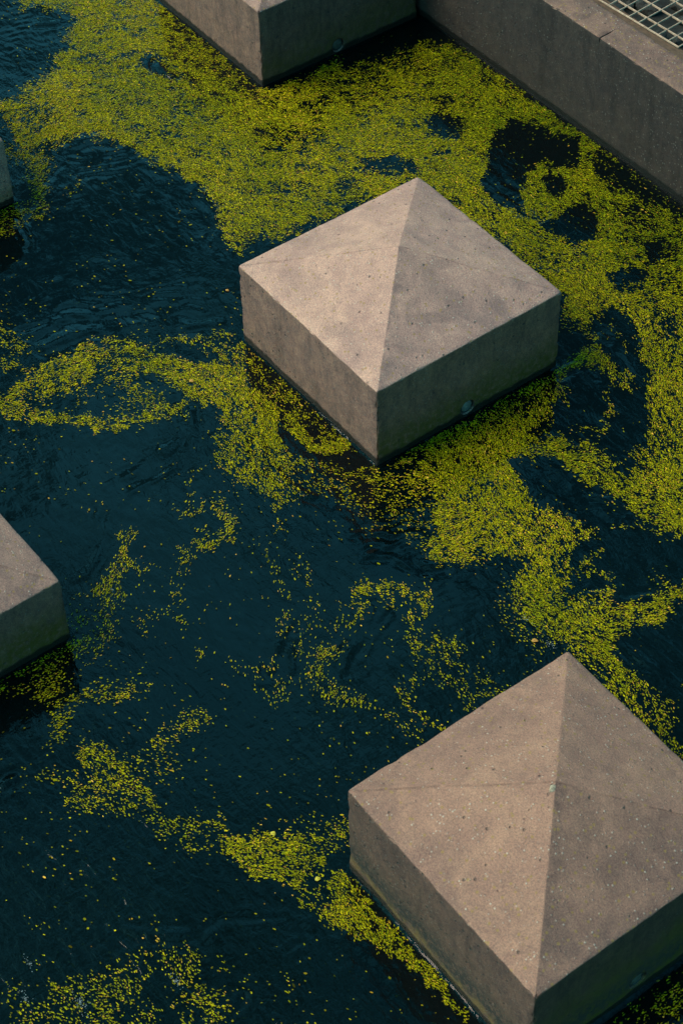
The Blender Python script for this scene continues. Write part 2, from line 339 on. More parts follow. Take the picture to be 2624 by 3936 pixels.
def segdist(X, Y, pts, wob=None):
    """distance to a polyline and index along it"""
    best = np.full(X.shape, 1e9)
    for (x0, y0), (x1, y1) in zip(pts[:-1], pts[1:]):
        dx, dy = x1-x0, y1-y0; L = dx*dx+dy*dy+1e-9
        t = np.clip(((X-x0)*dx+(Y-y0)*dy)/L, 0, 1)
        d = np.hypot(X-x0-t*dx, Y-y0-t*dy); best = np.minimum(best, d)
    return best

GX0, GX1, GY0, GY1, GS = -2.35, 2.15, -2.15, 1.05, 0.008
gx = np.arange(GX0, GX1, GS); gy = np.arange(GY0, GY1, GS)
GXX, GYY = np.meshgrid(gx, gy, indexing='ij')
CX, CY = proj(GXX, GYY)
wx = vnoise(CX, CY, 90, 50, 2)*9; wy2 = vnoise(CX, CY, 90, 60, 2)*9
swell = np.clip(0.75+0.9*vnoise(CX, CY, 45, 65, 2), 0.1, 1.6)
Hm = np.zeros(GXX.shape)
for pts, w, mm_ in rip:
    xs = [p[0] for p in pts]; ys = [p[1] for p in pts]
    sel = (CX > min(xs)-60) & (CX < max(xs)+60) & (CY > min(ys)-60) & (CY < max(ys)+60)
    d = segdist(CX[sel]+wx[sel], CY[sel]+wy2[sel], pts)
    w = w*1.25*(1+0.35*vnoise(CX[sel], CY[sel], 60, 66, 1))
    Hm[sel] += mm_*1e-3*swell[sel]*(np.exp(-(d/w)**2) - 0.55*np.exp(-((d-2.3*w)/(w*1.1))**2) + 0.25*np.exp(-((d-4.4*w)/(w*1.2))**2))
# disturbed water round the near block and along the frame edges
def blob(x, y, rx, ry, a=0.0):
    c, s = math.cos(a), math.sin(a); u = ((CX-x)*c+(CY-y)*s)/rx; v = (-(CX-x)*s+(CY-y)*c)/ry
    return np.exp(-(u*u+v*v))
rough_ = 0.30*np.ones(GXX.shape)
for b in ((860, 2210, 150, 90, 0.8), (30, 560, 60, 50, 0), (20, 1690, 60, 40, 0.2), (880, 1215, 130, 50, 0.1), (1350, 1180, 90, 50, 0.2), (1170, 400, 60, 60, 0), (1500, 2270, 110, 60, 0)):
    rough_ += 0.55*blob(*b)
for b in ((500, 1700, 330, 160, 0.2), (420, 1950, 330, 90, 0.1), (80, 2050, 260, 260, 0)): rough_ -= 0.28*blob(*b)
rough_ = np.clip(rough_, 0.04, 1.3)
Hm += 1e-3*rough_*(0.85*vnoise(GXX*1.0+GYY*0.5, GYY*1.5-GXX*0.5, 0.055, 70, 2) + 0.45*vnoise(GXX, GYY*1.5, 0.030, 71, 1))
Hm += 1.2e-3*vnoise(GXX, GYY, 0.28, 72, 2)
def train(x, y, rx, ry, deg, lam, amp, seed):
    a = math.radians(deg); ph = ((CX-x)*math.cos(a)+(CY-y)*math.sin(a))/lam*2*math.pi+4.5*vnoise(CX, CY, 55, seed, 2)
    return amp*1e-3*blob(x, y, rx, ry)*np.sin(ph)*np.clip(0.6+0.9*vnoise(CX, CY, 38, seed+1, 2), 0, 1.5)
for k, t in enumerate(((220, 400, 150, 80, 70, 17, 0.45), (380, 680, 200, 50, 85, 15, 0.5), (120, 740, 110, 50, 80, 14, 0.5), (330, 1060, 130, 80, 50, 17, 0.6), (440, 960, 60, 80, 15, 15, 0.6), (60, 570, 60, 60, 45, 11, 0.5),
        (60, 1700, 90, 70, 60, 13, 0.8), (880, 1230, 140, 60, 75, 17, 0.9), (1350, 1170, 90, 40, 80, 14, 1.0), (870, 2180, 110, 90, 60, 22, 1.5), (1180, 430, 50, 60, 60, 16, 1.3), (1330, 540, 30, 25, 60, 14, 1.2),
        (1500, 1560, 80, 90, 50, 17, 0.7), (1380, 930, 60, 60, 70, 16, 0.6), (1440, 640, 50, 20, 85, 12, 1.2), (640, 1480, 50, 110, 10, 17, 0.6), (830, 1470, 50, 90, 30, 17, 0.7), (1060, 1370, 110, 60, 75, 17, 0.5), (60, 60, 80, 60, 80, 14, 0.5), (640, 1060, 60, 60, 45, 14, 0.8), (600, 2130, 140, 60, 70, 24, 0.4))):
    Hm += train(*t, 200+3*k)
edge = np.minimum.reduce([GXX-GX0, GX1-GXX, GYY-GY0, GY1-GYY]); Hm *= np.clip(edge/0.15, 0, 1)
for bx, by, q, h in BLK:                               # quiet right against the concrete
    d = np.maximum(np.abs(GXX-bx), np.abs(GYY-by))-HW
    Hm *= np.clip((d+0.005)/0.05, 0.12, 1)
def water_z(X, Y):
    i = np.clip((X-GX0)/GS, 0, len(gx)-1.001); j = np.clip((Y-GY0)/GS, 0, len(gy)-1.001)
    i0 = i.astype(int); j0 = j.astype(int); fi = i-i0; fj = j-j0
    return (Hm[i0, j0]*(1-fi)+Hm[i0+1, j0]*fi)*(1-fj)+(Hm[i0, j0+1]*(1-fi)+Hm[i0+1, j0+1]*fi)*fj

nx, ny = GXX.shape
V = np.stack([GXX, GYY, Hm], -1).reshape(-1, 3)
ii, jj = np.meshgrid(np.arange(nx-1), np.arange(ny-1), indexing='ij')
Fq = np.stack([ii*ny+jj, (ii+1)*ny+jj, (ii+1)*ny+jj+1, ii*ny+jj+1], -1).reshape(-1, 4)
# outer sheet (far water), butted to the fine sheet
XA, YA = gx[0], gy[0]; XB, YB = gx[-1], gy[-1]; R = 60.0
ov = [(-R, -R, 0), (XA, -R, 0), (XB, -R, 0), (R, -R, 0), (-R, YA, 0), (XA, YA, 0), (XB, YA, 0), (R, YA, 0), (-R, YB, 0), (XA, YB, 0), (XB, YB, 0), (R, YB, 0)]
of = [(0, 1, 5, 4), (1, 2, 6, 5), (2, 3, 7, 6), (4, 5, 9, 8), (6, 7, 11, 10)]
b0 = len(V); V = np.vstack([V, np.array(ov)]); Fq = np.vstack([Fq, np.array(of)+b0])
# meniscus: the little water fillet climbing the concrete
def fillet(path, closed=True, step=0.012):
    pts = []
    n = len(path)
    for k in range(n if closed else n-1):
        a = np.array(path[k]); b = np.array(path[(k+1) % n]); L = np.hypot(*(b-a)); m_ = max(2, int(L/step))
        for t in np.arange(m_)/m_: pts.append(a+(b-a)*t)
    if not closed: pts.append(np.array(path[-1]))
    pts = np.array(pts)
    if closed: tg = np.roll(pts, -1, 0)-np.roll(pts, 1, 0)
    else: tg = np.gradient(pts, axis=0)
    tg /= np.linalg.norm(tg, axis=1)[:, None]; nr = np.stack([tg[:, 1], -tg[:, 0]], 1)
    return pts, nr
def add_fillet(path, closed=True, seed=0):
    global V, Fq
    pts, nr = fillet(path, closed); n = len(pts)
    prof = [(0.0120, 0.0000), (0.0092, 0.0003), (0.0066, 0.0008), (0.0042, 0.0014), (0.0020, 0.0020), (-0.004, 0.0032)]
    wv = 1+0.22*vnoise(np.arange(n)*1.0, 0*np.arange(n), 12, 90+seed, 2)
    rows = []
    for d, z in prof:
        q = pts+nr*(d*wv)[:, None]
        rows.append(np.column_stack([q, z*np.clip(wv, 0.6, 1.2)+0.0006+ (water_z(q[:, 0], q[:, 1]) if d > 0.003 else 0)]))
    base = len(V); V = np.vstack([V]+rows); fs = []
    m_ = n if closed else n-1
    for r in range(len(prof)-1):
        for k in range(m_):
            a = base+r*n+k; b = base+r*n+(k+1) % n; fs.append((a, b, b+n, a+n))
    Fq = np.vstack([Fq, np.array(fs)])
def corners(b, hw=HW):
    bx, by, q, h = b; c, s = math.cos(q), math.sin(q)
    return [(bx+hw*(u*c-v*s), by+hw*(u*s+v*c)) for u, v in ((-1, -1), (1, -1), (1, 1), (-1, 1))]
for k, b in enumerate(BLK): add_fillet(corners(b), True, k)
def wall_y(x): return WALL_Y+WALL_T*x
add_fillet([(-1.17, wall_y(-1.17)), (2.1, wall_y(2.1))], False, 9)
water = link_mesh('water', mesh_np('water', V, Fq), M_water); tag(water, kind='structure')

bed_me = mesh_np('pond_bed', [(-60, -60, -0.45), (60, -60, -0.45), (60, 1.3, -0.45), (-60, 1.3, -0.45)], [(0, 1, 2, 3)], False)
tag(link_mesh('pond_bed', bed_me, M_bed), kind='structure')

# ------------------------------------------------------------------ the pyramid-topped blocks
def make_block_mesh(H, rise, seed, lamp=None, chips=()):
    cut = 0.005
    # one ring: rounded square sampled so corners are dense
    side = np.concatenate([np.linspace(-1, 1, 49)[1:-1]])
    def ring(half, z, rad):
        pts = []
        r = max(min(rad, half*0.6), 0.0)
        for k in range(4):
            a = k*math.pi/2; c, s = math.cos(a), math.sin(a)
            L = half-r
            for t in side: pts.append((half*s*1+L*t*c, -half*c+L*t*s) if False else (L*t*c+half*s, L*t*s-half*c))
            for q in (0.0, 0.25, 0.5, 0.75, 1.0):
                ang = -math.pi/2+q*math.pi/2
                x, y = L+r*math.cos(ang), -L+r*math.sin(ang)
                pts.append((x*c-y*s, x*s+y*c))
        return np.column_stack([np.array(pts), np.full(len(pts), z)])
    rows = [ring(HW, z, cut) for z in np.concatenate([[-0.45, -0.2, -0.08], np.linspace(-0.03, H-0.007, 30)])]
    for t in np.linspace(0, 1, 5)[1:]:
        ang = t*math.radians(68); rows.append(ring(HW-0.0042*(1-math.cos(ang)), H-0.007+0.0066*math.sin(ang), cut))
    h0 = rows[-1][:, 0].max(); z0 = rows[-1][0, 2]
    for t in np.linspace(0, 1, 42)[1:]:
        hh = h0*(1-t); rows.append(ring(max(hh, 0.0012), z0+(H+rise-z0)*t, min(0.0032, hh*0.3)))
    n = len(rows[0]); P = np.vstack(rows)
    # shallow seams down the two side hips of the roof
    hip = np.exp(-((np.abs(P[:, 0]-P[:, 1]))/0.0035)**2)*(P[:, 2] > H+0.004)*(np.abs(P[:, 0]) > 0.012)
    P[:, 2] -= 0.0020*hip*(0.6+0.5*noise3(P, 0.03, seed+30))
    # fresh-cast unevenness and chipped arrises
    dsp = 0.0013*noise3(P+seed*3.3, 0.07, seed)+0.0007*noise3(P+seed*1.3, 0.022, seed+5)
    cornerness = np.clip((np.minimum(np.abs(P[:, 0]), np.abs(P[:, 1]))-(HW-0.011))/0.008, 0, 1)*(P[:, 2] < H)
    chip = np.clip(vnoise(P[:, 2]*1.0, P[:, 0]*9+P[:, 1]*7, 0.016, seed+9, 2)-0.15, 0, 1)*cornerness
    eave = np.exp(-((P[:, 2]-H+0.002)/0.006)**2)*(np.maximum(np.abs(P[:, 0]), np.abs(P[:, 1])) > HW-0.012)
    chip2 = np.clip(noise3(P, 0.02, seed+14)-0.35, 0, 1)*eave
    cc = np.array([0, 0, H*0.5]); N = P-cc; N[:, 2] *= 0.35; N /= np.linalg.norm(N, axis=1)[:, None]+1e-9
    P = P+N*(dsp-0.007*chip-0.004*chip2)[:, None]
    nr = len(rows); F4 = []
    for r in range(nr-1):
        a = r*n+np.arange(n); b = r*n+(np.arange(n)+1) % n
        F4.append(np.stack([a, b, b+n, a+n], 1))
    F4 = np.vstack(F4)
    me = mesh_np('block_body', P, F4, True)
    bm = bmesh.new(); bm.from_mesh(me)
    bm.verts.ensure_lookup_table()
    f = bm.faces.new([bm.verts[(nr-1)*n+k] for k in range(n)]); f.smooth = True
    bm.faces.new([bm.verts[k] for k in reversed(range(n))])
    bmesh.ops.recalc_face_normals(bm, faces=bm.faces[:])
    bm.to_mesh(me); bm.free()
    if lamp:                                             # round recess for the underwater light, in the +x face
        ly, lz, lr = lamp
        cb = bmesh.new(); bmesh.ops.create_cone(cb, cap_ends=True, segments=40, radius1=lr, radius2=lr, depth=0.08)
        cme = bpy.data.meshes.new('tmp'); cb.to_mesh(cme); cb.free()
        co = bpy.data.objects.new('tmp', cme); col.objects.link(co)
        co.matrix_world = Matrix.Translation((HW+0.010, ly, lz)) @ Matrix.Rotation(math.pi/2, 4, 'Y')
        bo = bpy.data.objects.new('tmp2', me); col.objects.link(bo)
        md = bo.modifiers.new('b', 'BOOLEAN'); md.operation = 'DIFFERENCE'; md.object = co; md.solver = 'EXACT'
        bpy.context.view_layer.update()
        dg = bpy.context.evaluated_depsgraph_get()
        me2 = bpy.data.meshes.new_from_object(bo.evaluated_get(dg))
        bpy.data.objects.remove(bo); bpy.data.objects.remove(co); bpy.data.meshes.remove(cme)
        me = me2; me.materials.clear()
    me.name = 'block_body'; return me

def lathe(prof, seg=36):
    vs = []; fs = []
    for r, z in prof:
        for k in range(seg):
            a = 2*math.pi*k/seg; vs.append((z, r*math.cos(a), r*math.sin(a)))
    for j in range(len(prof)-1):
        for k in range(seg):
            a = j*seg+k; b = j*seg+(k+1) % seg; fs.append((a, b, b+seg, a+seg))
    return mesh_np('lathe', np.array(vs), np.array(fs), True)
def lamp_parts(parent, ly, lz, lr):
    ring_me = lathe([(lr*0.86, -0.029), (lr*0.86, -0.006), (lr*0.83, -0.0035), (lr*0.77, -0.0035), (lr*0.755, -0.006), (lr*0.755, -0.012)])
    ring = link_mesh('light_fitting', ring_me, M_ring, parent); ring.location = (HW, ly, lz); ring['label'] = 'round recessed underwater light fitting at the waterline'
    gm = M_glass if parent == lens_bright else M_glass_dull
    lens = link_mesh('lens', lathe([(lr*0.757, -0.0060), (lr*0.6, -0.0035), (lr*0.3, -0.0020), (0.0004, -0.0016)]), gm, ring)
    for k in range(4):
        a = math.pi/4+k*math.pi/2
        s = link_mesh('screw', screw_me, None, ring); s.location = (-0.0037, lr*0.80*math.cos(a), lr*0.87*math.sin(a))
screw_me = lathe([(0.0016, 0), (0.0016, 0.0012), (0.0003, 0.0014)], 8); screw_me.materials.append(M_ring)

defs = [
 (0, M_block, (-0.006, 0.033, 0.0235), 'pale-roofed pyramid block standing whole in mid-pool, round light near its waterline'),
 (1, M_block_near, (-0.012, 0.052, 0.0235), 'largest pyramid-topped block at lower right, stained dark and orange-brown along its foot'),
 (2, M_block_left, None, 'pyramid-topped block cut by the left edge halfway down, pale roof corner showing'),
 (3, M_block_far, None, 'sliver of dark grey concrete block at the upper left edge'),
 (4, M_block_back, (-0.012, 0.030, 0.0235), 'concrete block touching the pool wall at the top edge, weed round its front corner')]
for k, mat, lamp, lab in defs:
    bx, by, q, H = BLK[k]
    r = empty('concrete_block', (bx, by, 0), q)
    tag(r, lab, 'concrete block', 'pyramid-topped concrete blocks standing in the pool')
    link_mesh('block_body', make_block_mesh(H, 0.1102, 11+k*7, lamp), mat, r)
    if k == 0: lens_bright = r
    if lamp: lamp_parts(r, *lamp)

# knocked-off spot of pale aggregate on the near block's peak
near = [o for o in bpy.data.objects if o.name.startswith('concrete_block') and o.type == 'EMPTY' and abs(o.location.x-1.5105) < 0.01][0]
bm = bmesh.new(); bmesh.ops.create_icosphere(bm, subdivisions=2, radius=1.0)
for v in bm.verts:
    j = 1+random.uniform(-0.22, 0.22); v.co = Vector((v.co.x*0.0065*j, v.co.y*0.0095*j, v.co.z*0.0022))
me_c = bpy.data.meshes.new('chipped_spot'); bm.to_mesh(me_c); bm.free()
ch_ = link_mesh('chipped_spot', me_c, simple('bare_aggregate', (0.30, 0.235, 0.165), 0.9, 0.4, 260, 0, 0.8, 0.001), near)
ch_.location = (0.006, -0.013, BLK[1][3]+0.1102-0.0048); ch_.rotation_euler = (math.radians(16), math.radians(8), 0.6)
ch_['label'] = 'pale chipped spot just below the peak'

# ------------------------------------------------------------------ pool wall with its coping, two cast lengths
wall = empty('pool_wall', (0, WALL_Y, 0), math.atan(WALL_T))
tag(wall, 'long dark stained concrete pool wall with a pale worn top running down the right side', 'wall')
def wall_piece(x0, x1, seed):
    # profile around: front foot -> front top arris -> top -> rear
    prof = [(0, -0.5), (0, -0.1)]+[(0, z) for z in np.linspace(-0.02, WALL_H-0.008, 26)]
    prof += [(0.0012, WALL_H-0.004), (0.004, WALL_H-0.001), (0.008, WALL_H)]+[(y, WALL_H+0.0) for y in np.linspace(0.02, 0.108, 9)]
    prof += [(0.112, WALL_H-0.003), (0.113, -0.5)]
    n = max(4, int((x1-x0)/0.012)); xs = np.linspace(x0, x1, n)
    P = np.array([[(x, y, z) for (y, z) in prof] for x in xs]).reshape(-1, 3); m_ = len(prof)
    arr = np.exp(-(((P[:, 1]-0.003)/0.006)**2+((P[:, 2]-WALL_H)/0.008)**2))
    nn = noise3(P+seed, 0.05, seed)*0.0009+noise3(P+seed, 0.018, seed+3)*0.0006
    P[:, 1] += nn*(P[:, 1] < 0.05)+arr*np.clip(noise3(P, 0.02, seed+8)-0.25, 0, 1)*0.0045
    P[:, 2] += nn*(P[:, 1] > 0.004)-arr*np.clip(noise3(P, 0.02, seed+8)-0.25, 0, 1)*0.004
    nt_ = np.exp(-((P[:, 0]-JX)/0.004)**2)*np.clip((0.060-P[:, 1])/0.02, 0, 1)*np.clip((P[:, 2]-WALL_H+0.03)/0.02, 0, 1)
    P[:, 2] -= 0.004*nt_*(P[:, 1] > 0.003); P[:, 1] += 0.002*nt_*(P[:, 1] < 0.004); P[:, 0] += 0.002*nt_*(-1 if x1 < 0 else 1)
    a, b = np.meshgrid(np.arange(n-1), np.arange(m_-1), indexing='ij')
    Fq = np.stack([a*m_+b, (a+1)*m_+b, (a+1)*m_+b+1, a*m_+b+1], -1).reshape(-1, 4)
    me = mesh_np('wall_section', P, Fq, True)
    bm = bmesh.new(); bm.from_mesh(me); bm.verts.ensure_lookup_table()
    for cp in (bm.faces.new([bm.verts[k] for k in range(m_)][::-1]), bm.faces.new([bm.verts[(n-1)*m_+k] for k in range(m_)])):
        cp.smooth = False
        for e in cp.edges: e.smooth = False
    bm.to_mesh(me); bm.free()
    return link_mesh('wall_section', me, M_wall, wall)
JX = -0.380
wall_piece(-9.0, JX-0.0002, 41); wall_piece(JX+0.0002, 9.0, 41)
lg = link_mesh('ledge', None or mesh_np('ledge', [(-9.0, 0.1135, WALL_H-0.5), (9.0, 0.1135, WALL_H-0.5), (9.0, 0.1135, WALL_H-0.004), (-9.0, 0.1135, WALL_H-0.004), (9.0, 0.150, WALL_H-0.009), (-9.0, 0.150, WALL_H-0.009), (9.0, 0.150, WALL_H-0.5), (-9.0, 0.150, WALL_H-0.5)],
     [(0, 1, 2, 3), (3, 2, 4, 5), (5, 4, 6, 7)], False), M_ledge, wall)

# channel behind the wall and the paving beyond it
def box_mesh(name, x0, x1, y0, y1, z0, z1, bevel=0.0):
    bm = bmesh.new(); bmesh.ops.create_cube(bm, size=1)
    for v in bm.verts: v.co = ((x0+x1)/2+v.co.x*(x1-x0), (y0+y1)/2+v.co.y*(y1-y0), (z0+z1)/2+v.co.z*(z1-z0))
    if bevel: bmesh.ops.bevel(bm, geom=bm.edges[:], offset=bevel, segments=2, affect='EDGES', profile=0.5)
    me = bpy.data.meshes.new(name); bm.to_mesh(me); bm.free(); return me
ch = link_mesh('channel_floor', box_mesh('channel_floor', -9.0, 9.0, 1.05, 2.3, -0.02, 0.10), M_pit); tag(ch, kind='structure')
pv = link_mesh('paving', box_mesh('paving', -40, 40, 2.2, 60, -0.4, WALL_H), M_paving); tag(pv, kind='structure')
# stones lying on the channel floor
stv = []; stf = []
for k in range(420):
    x, y = random.uniform(-1.4, 1.0), random.uniform(1.20, 1.9); s = random.uniform(0.012, 0.034)
    bm = bmesh.new(); bmesh.ops.create_icosphere(bm, subdivisions=1, radius=s)
    sc = (random.uniform(0.8, 1.4), random.uniform(0.7, 1.1), random.uniform(0.5, 0.8)); a = random.uniform(0, 6.28)
    base = len(stv)
    for v in bm.verts:
        j = 1+random.uniform(-0.15, 0.15); X, Y = v.co.x*sc[0]*j, v.co.y*sc[1]*j
        stv.append((x+X*math.cos(a)-Y*math.sin(a), y+X*math.sin(a)+Y*math.cos(a), 0.10+s*0.4+v.co.z*sc[2]*j))
    for f in bm.faces: stf.append([base+v.index for v in f.verts])
    bm.free()
tag(link_mesh('channel_stones', mesh_np('channel_stones', stv, stf, False), M_stone), 'dark stones lying in the channel under the grating', 'stones', kind='stuff')

# grating
GA = math.radians(3.4)
gr = empty('metal_grating', (-0.2035, 1.1675, WALL_H), GA)
tag(gr, 'pale painted metal grating of square mesh over the dark channel at the top right corner', 'grating')
XL = -1.35; NB = 10
ys = [0.0]+[0.038+0.0595*k for k in range(NB)]
flat = box_mesh('edge_bar', XL, 0.0, -0.0018, 0.0018, -0.004, 0.0008, 0.0006); flat.materials.append(M_grate)
link_mesh('edge_bar', flat, None, gr)
bb = box_mesh('bearing_bar', XL, 0.0, -0.0013, 0.0013, -0.006, 0.0, 0.0005); bb.materials.append(M_grate)
for y in ys[1:]:
    o = link_mesh('bearing_bar', bb, None, gr); o.location = (0, y, 0)
rod = box_mesh('cross_rod', -0.0013, 0.0013, 0.0018, ys[-1], -0.0040, -0.0004+0.0012, 0.0010); rod.materials.append(M_grate)
for k in range(0, 34):
    o = link_mesh('cross_rod', rod, None, gr); o.location = (-0.0022-0.0396*k, 0, 0)

# ------------------------------------------------------------------ duckweed chart
CW, CH, CS = 1568+240, 2352+240, 4.0                    # chart with a margin of 120, 4 per cell
MG = 440
cxs = np.arange(-MG, 1568+MG, CS); cys = np.arange(-MG, 2352+MG, CS)
KX, KY = np.meshgrid(cxs, cys, indexing='ij')
wX = KX+vnoise(KX, KY, 34, 101, 3)*14+vnoise(KX, KY, 11, 102, 2)*6; wY = KY+vnoise(KX, KY, 34, 111, 3)*14+vnoise(KX, KY, 11, 112, 2)*6
D = np.zeros(KX.shape)
def inside(X, Y, poly):
    r = np.zeros(X.shape, bool); n = len(poly)
    for k in range(n):
        x0, y0 = poly[k]; x1, y1 = poly[(k+1) % n]
        if y0 == y1: continue
        c = ((Y >= min(y0, y1)) & (Y < max(y0, y1))); r ^= c & (X < x0+(Y-y0)*(x1-x0)/(y1-y0))
    return r
def field(poly, feather, X, Y):
    ins = inside(X, Y, poly); d = segdist(X, Y, list(poly)+[poly[0]]); sd = np.where(ins, d, -d)
    return np.clip(0.5+sd/(2*feather), 0, 1)
def A(poly, d, f=13):
    global D
    D = np.maximum(D, d*field(poly, f, wX, wY))
def ST(pts, w, d):
    global D
    w = w*0.98
    k = segdist(wX, wY, pts); D = np.maximum(D, d*np.clip(1.35-k/(w*0.5)*0.85, 0, 1)*1.0)
def Hh(poly, keep=0.02, f=7):
    global D
    q = field(poly, f, KX+(wX-KX)*0.7, KY+(wY-KY)*0.7); D = D*(1-q*(1-keep)) if keep < 0.05 else D*(1-q)+np.minimum(D, keep)*q
def EL(x, y, rx, ry, a=0.0, n=14):
    return [(x+rx*math.cos(t)*math.cos(a)-ry*math.sin(t)*math.sin(a), y+rx*math.cos(t)*math.sin(a)+ry*math.sin(t)*math.cos(a)) for t in np.linspace(0, 2*math.pi, n, endpoint=False)]
# the great mat across the top
A([(-20, -120), (30, 0), (75, 15), (100, 27), (150, 32), (162, 50), (160, 75), (145, 115), (112, 145), (110, 185), (65, 200), (30, 215), (8, 235), (5, 258), (20, 282), (25, 300), (33, 345), (60, 352), (90, 345), (120, 335), (165, 320), (200, 312), (240, 320), (280, 335), (325, 352), (370, 372), (420, 402), (465, 432), (488, 462), (500, 485), (498, 510), (520, 550), (550, 578), (575, 556), (650, 547), (700, 520), (800, 480), (958, 420), (1120, 560), (1289, 680), (1290, 745), (1330, 760), (1400, 705), (1440, 720), (1460, 760), (1480, 840), (1490, 960), (1480, 1010), (1440, 1050), (1470, 1090), (1500, 1160), (1570, 1210), (1700, 1260), (1700, 380), (1568, 465), (1044, 97), (1010, 105), (984, 100), (934, 110), (874, 140), (784, 152), (700, 178), (600, 215), (360, -10), (360, -120)], 0.97)
ST(c1((65, 690), (190, 760), (150, 830), (190, 900), (150, 960), (100, 990)), 42, 0.55)
ST(c1((140, 780), (150, 850), (170, 900)), 30, 0.45); ST(c1((290, 900), (350, 860), (400, 840)), 12, 0.3)
A([(-20, 490), (0, 480), (40, 470), (52, 490), (30, 530), (0, 560), (-20, 560)], 0.5, 8)
# thin places
for p, k in (([(366, -20), (378, 60), (395, 130), (430, 185), (505, 185), (590, 200), (420, 40)], 0.60), ([(560, 275), (640, 290), (745, 300), (735, 330), (640, 345), (600, 325)], 0.52),
             ([(740, 185), (870, 180), (930, 200), (820, 240), (700, 250)], 0.62), (c2((0, 300), (250, 230), (420, 200), (380, 280), (0, 400)), 0.60), (c2((450, 250), (1000, 540), (950, 600), (420, 330)), 1.0),
             (c1((640, 230), (760, 260), (820, 350), (700, 330)), 0.3), (c1((500, 150), (640, 230), (600, 330), (480, 260)), 0.75), (c1((960, 1030), (1300, 1060), (1200, 1130), (1000, 1120)), 0.62),
             (c4((1250, 40), (1568, 40), (1568, 420), (1330, 350), (1280, 200)), 0.72), ([(1480, 870), (1568, 860), (1568, 1180), (1520, 1160), (1470, 1060)], 0.68), (c2((1200, 900), (1568, 900), (1568, 1195), (1350, 1195)), 0.70),
             ([(20, 230), (110, 200), (130, 330), (40, 345)], 0.74), (c1((150, 30), (330, 60), (330, 150), (300, 250), (360, 400), (420, 300), (420, 60)), 0.85)):
    Hh(p, k, 16)
Hh(EL(357, 155, 44, 15, 0.42)); Hh(EL(1005, 230, 45, 9, 0.05), 0.25); Hh(c2((365, 525), (400, 550), (440, 515), (550, 530), (550, 660), (500, 650), (430, 610), (400, 625)), 0.12)
Hh(c2((80, 750), (160, 720), (230, 705), (330, 740), (330, 800), (260, 800), (150, 795)), 0.10); Hh(EL(1005, 355, 16, 8), 0.2); Hh(EL(800, 420, 30, 8), 0.35)
Hh([(1134, 300), (1164, 278), (1219, 280), (1259, 303), (1274, 318), (1326, 316), (1330, 378), (1284, 378), (1249, 372), (1226, 392), (1214, 425), (1196, 442), (1206, 480), (1230, 505), (1164, 475), (1129, 452), (1112, 422), (1120, 350)])
Hh(EL(1272, 424, 25, 30), 0.03); Hh([(1218, 493), (1270, 503), (1310, 478), (1345, 473), (1367, 500), (1367, 545), (1340, 565), (1310, 560), (1264, 537)])
Hh([(1357, 363), (1387, 348), (1568, 468), (1600, 500), (1568, 502), (1500, 475), (1450, 442), (1398, 432), (1370, 400)], 0.16); Hh(EL(1442, 637, 50, 17, -0.15)); Hh(EL(1502, 575, 16, 28), 0.05)
Hh(c4((980, 570), (1010, 500), (1060, 470), (1120, 460), (1180, 470), (1185, 420), (1200, 360), (1170, 310), (1160, 250), (1240, 250), (1315, 290), (1335, 370), (1385, 500), (1400, 620), (1405, 720), (1370, 830), (1300, 895), (1200, 890), (1100, 845), (1000, 855), (890, 835), (950, 780), (985, 740), (955, 690)), 0.015)
Hh(c4((1000, 270), (1090, 280), (1110, 330), (1080, 400), (1000, 460)), 0.30)
for p, w, d in ((((1000, 520), (1060, 475), (1130, 440), (1200, 470), (1260, 520), (1310, 565)), 34, 0.75), (((1110, 310), (1160, 370), (1200, 430), (1230, 480)), 26, 0.6), (((1210, 250), (1270, 330), (1300, 400)), 14, 0.35),
                (((1010, 600), (1020, 680)), 12, 0.4), (((1215, 640), (1230, 700), (1215, 730)), 26, 0.5), (((1255, 590), (1290, 610)), 14, 0.45), (((1130, 800), (1170, 790), (1200, 760)), 20, 0.45)):
    ST(c4(*p), w, d)
# under the +x face of the middle block and down to the near block
A(c4((-60, 975), (80, 975), (180, 955), (350, 845), (620, 700), (760, 635), (860, 560), (1000, 500), (1010, 570), (985, 640), (960, 740), (880, 820), (900, 900), (800, 930), (800, 980), (880, 1040), (890, 1130), (860, 1195), (900, 1260), (440, 1260), (400, 1195), (430, 1130), (450, 1060), (330, 1060), (150, 1010)), 0.9)
Hh(c4((160, 985), (380, 850), (420, 900), (300, 990), (420, 1060), (240, 1060)), 0.45, 14); Hh(c4((600, 720), (880, 560), (985, 545), (980, 640), (900, 700), (720, 740)), 0.50, 12)
Hh(c4((780, 640), (880, 610), (900, 660), (820, 680)), 0.22); Hh(c4((890, 740), (960, 720), (950, 780), (890, 800)), 0.2)
A(c4((-100, 985), (40, 1000), (200, 1040), (400, 1060), (420, 1195), (380, 1300), (250, 1250), (0, 1120), (-100, 1060)), 0.34, 16)
A(c4((880, 810), (1000, 840), (1110, 860), (1210, 905), (1300, 990), (1370, 960), (1400, 860), (1568, 850), (1568, 1250), (1500, 1230), (1400, 1180), (1290, 1120), (1180, 1060), (1100, 1020), (1050, 955), (950, 920), (870, 880)), 0.85)
Hh(c4((795, 915), (880, 905), (1040, 950), (1070, 1010), (1010, 1065), (960, 1110), (892, 1130), (885, 1040), (805, 985)), 0.03)
Hh(c4((1290, 900), (1350, 870), (1420, 880), (1400, 960), (1330, 980)), 0.5, 12)
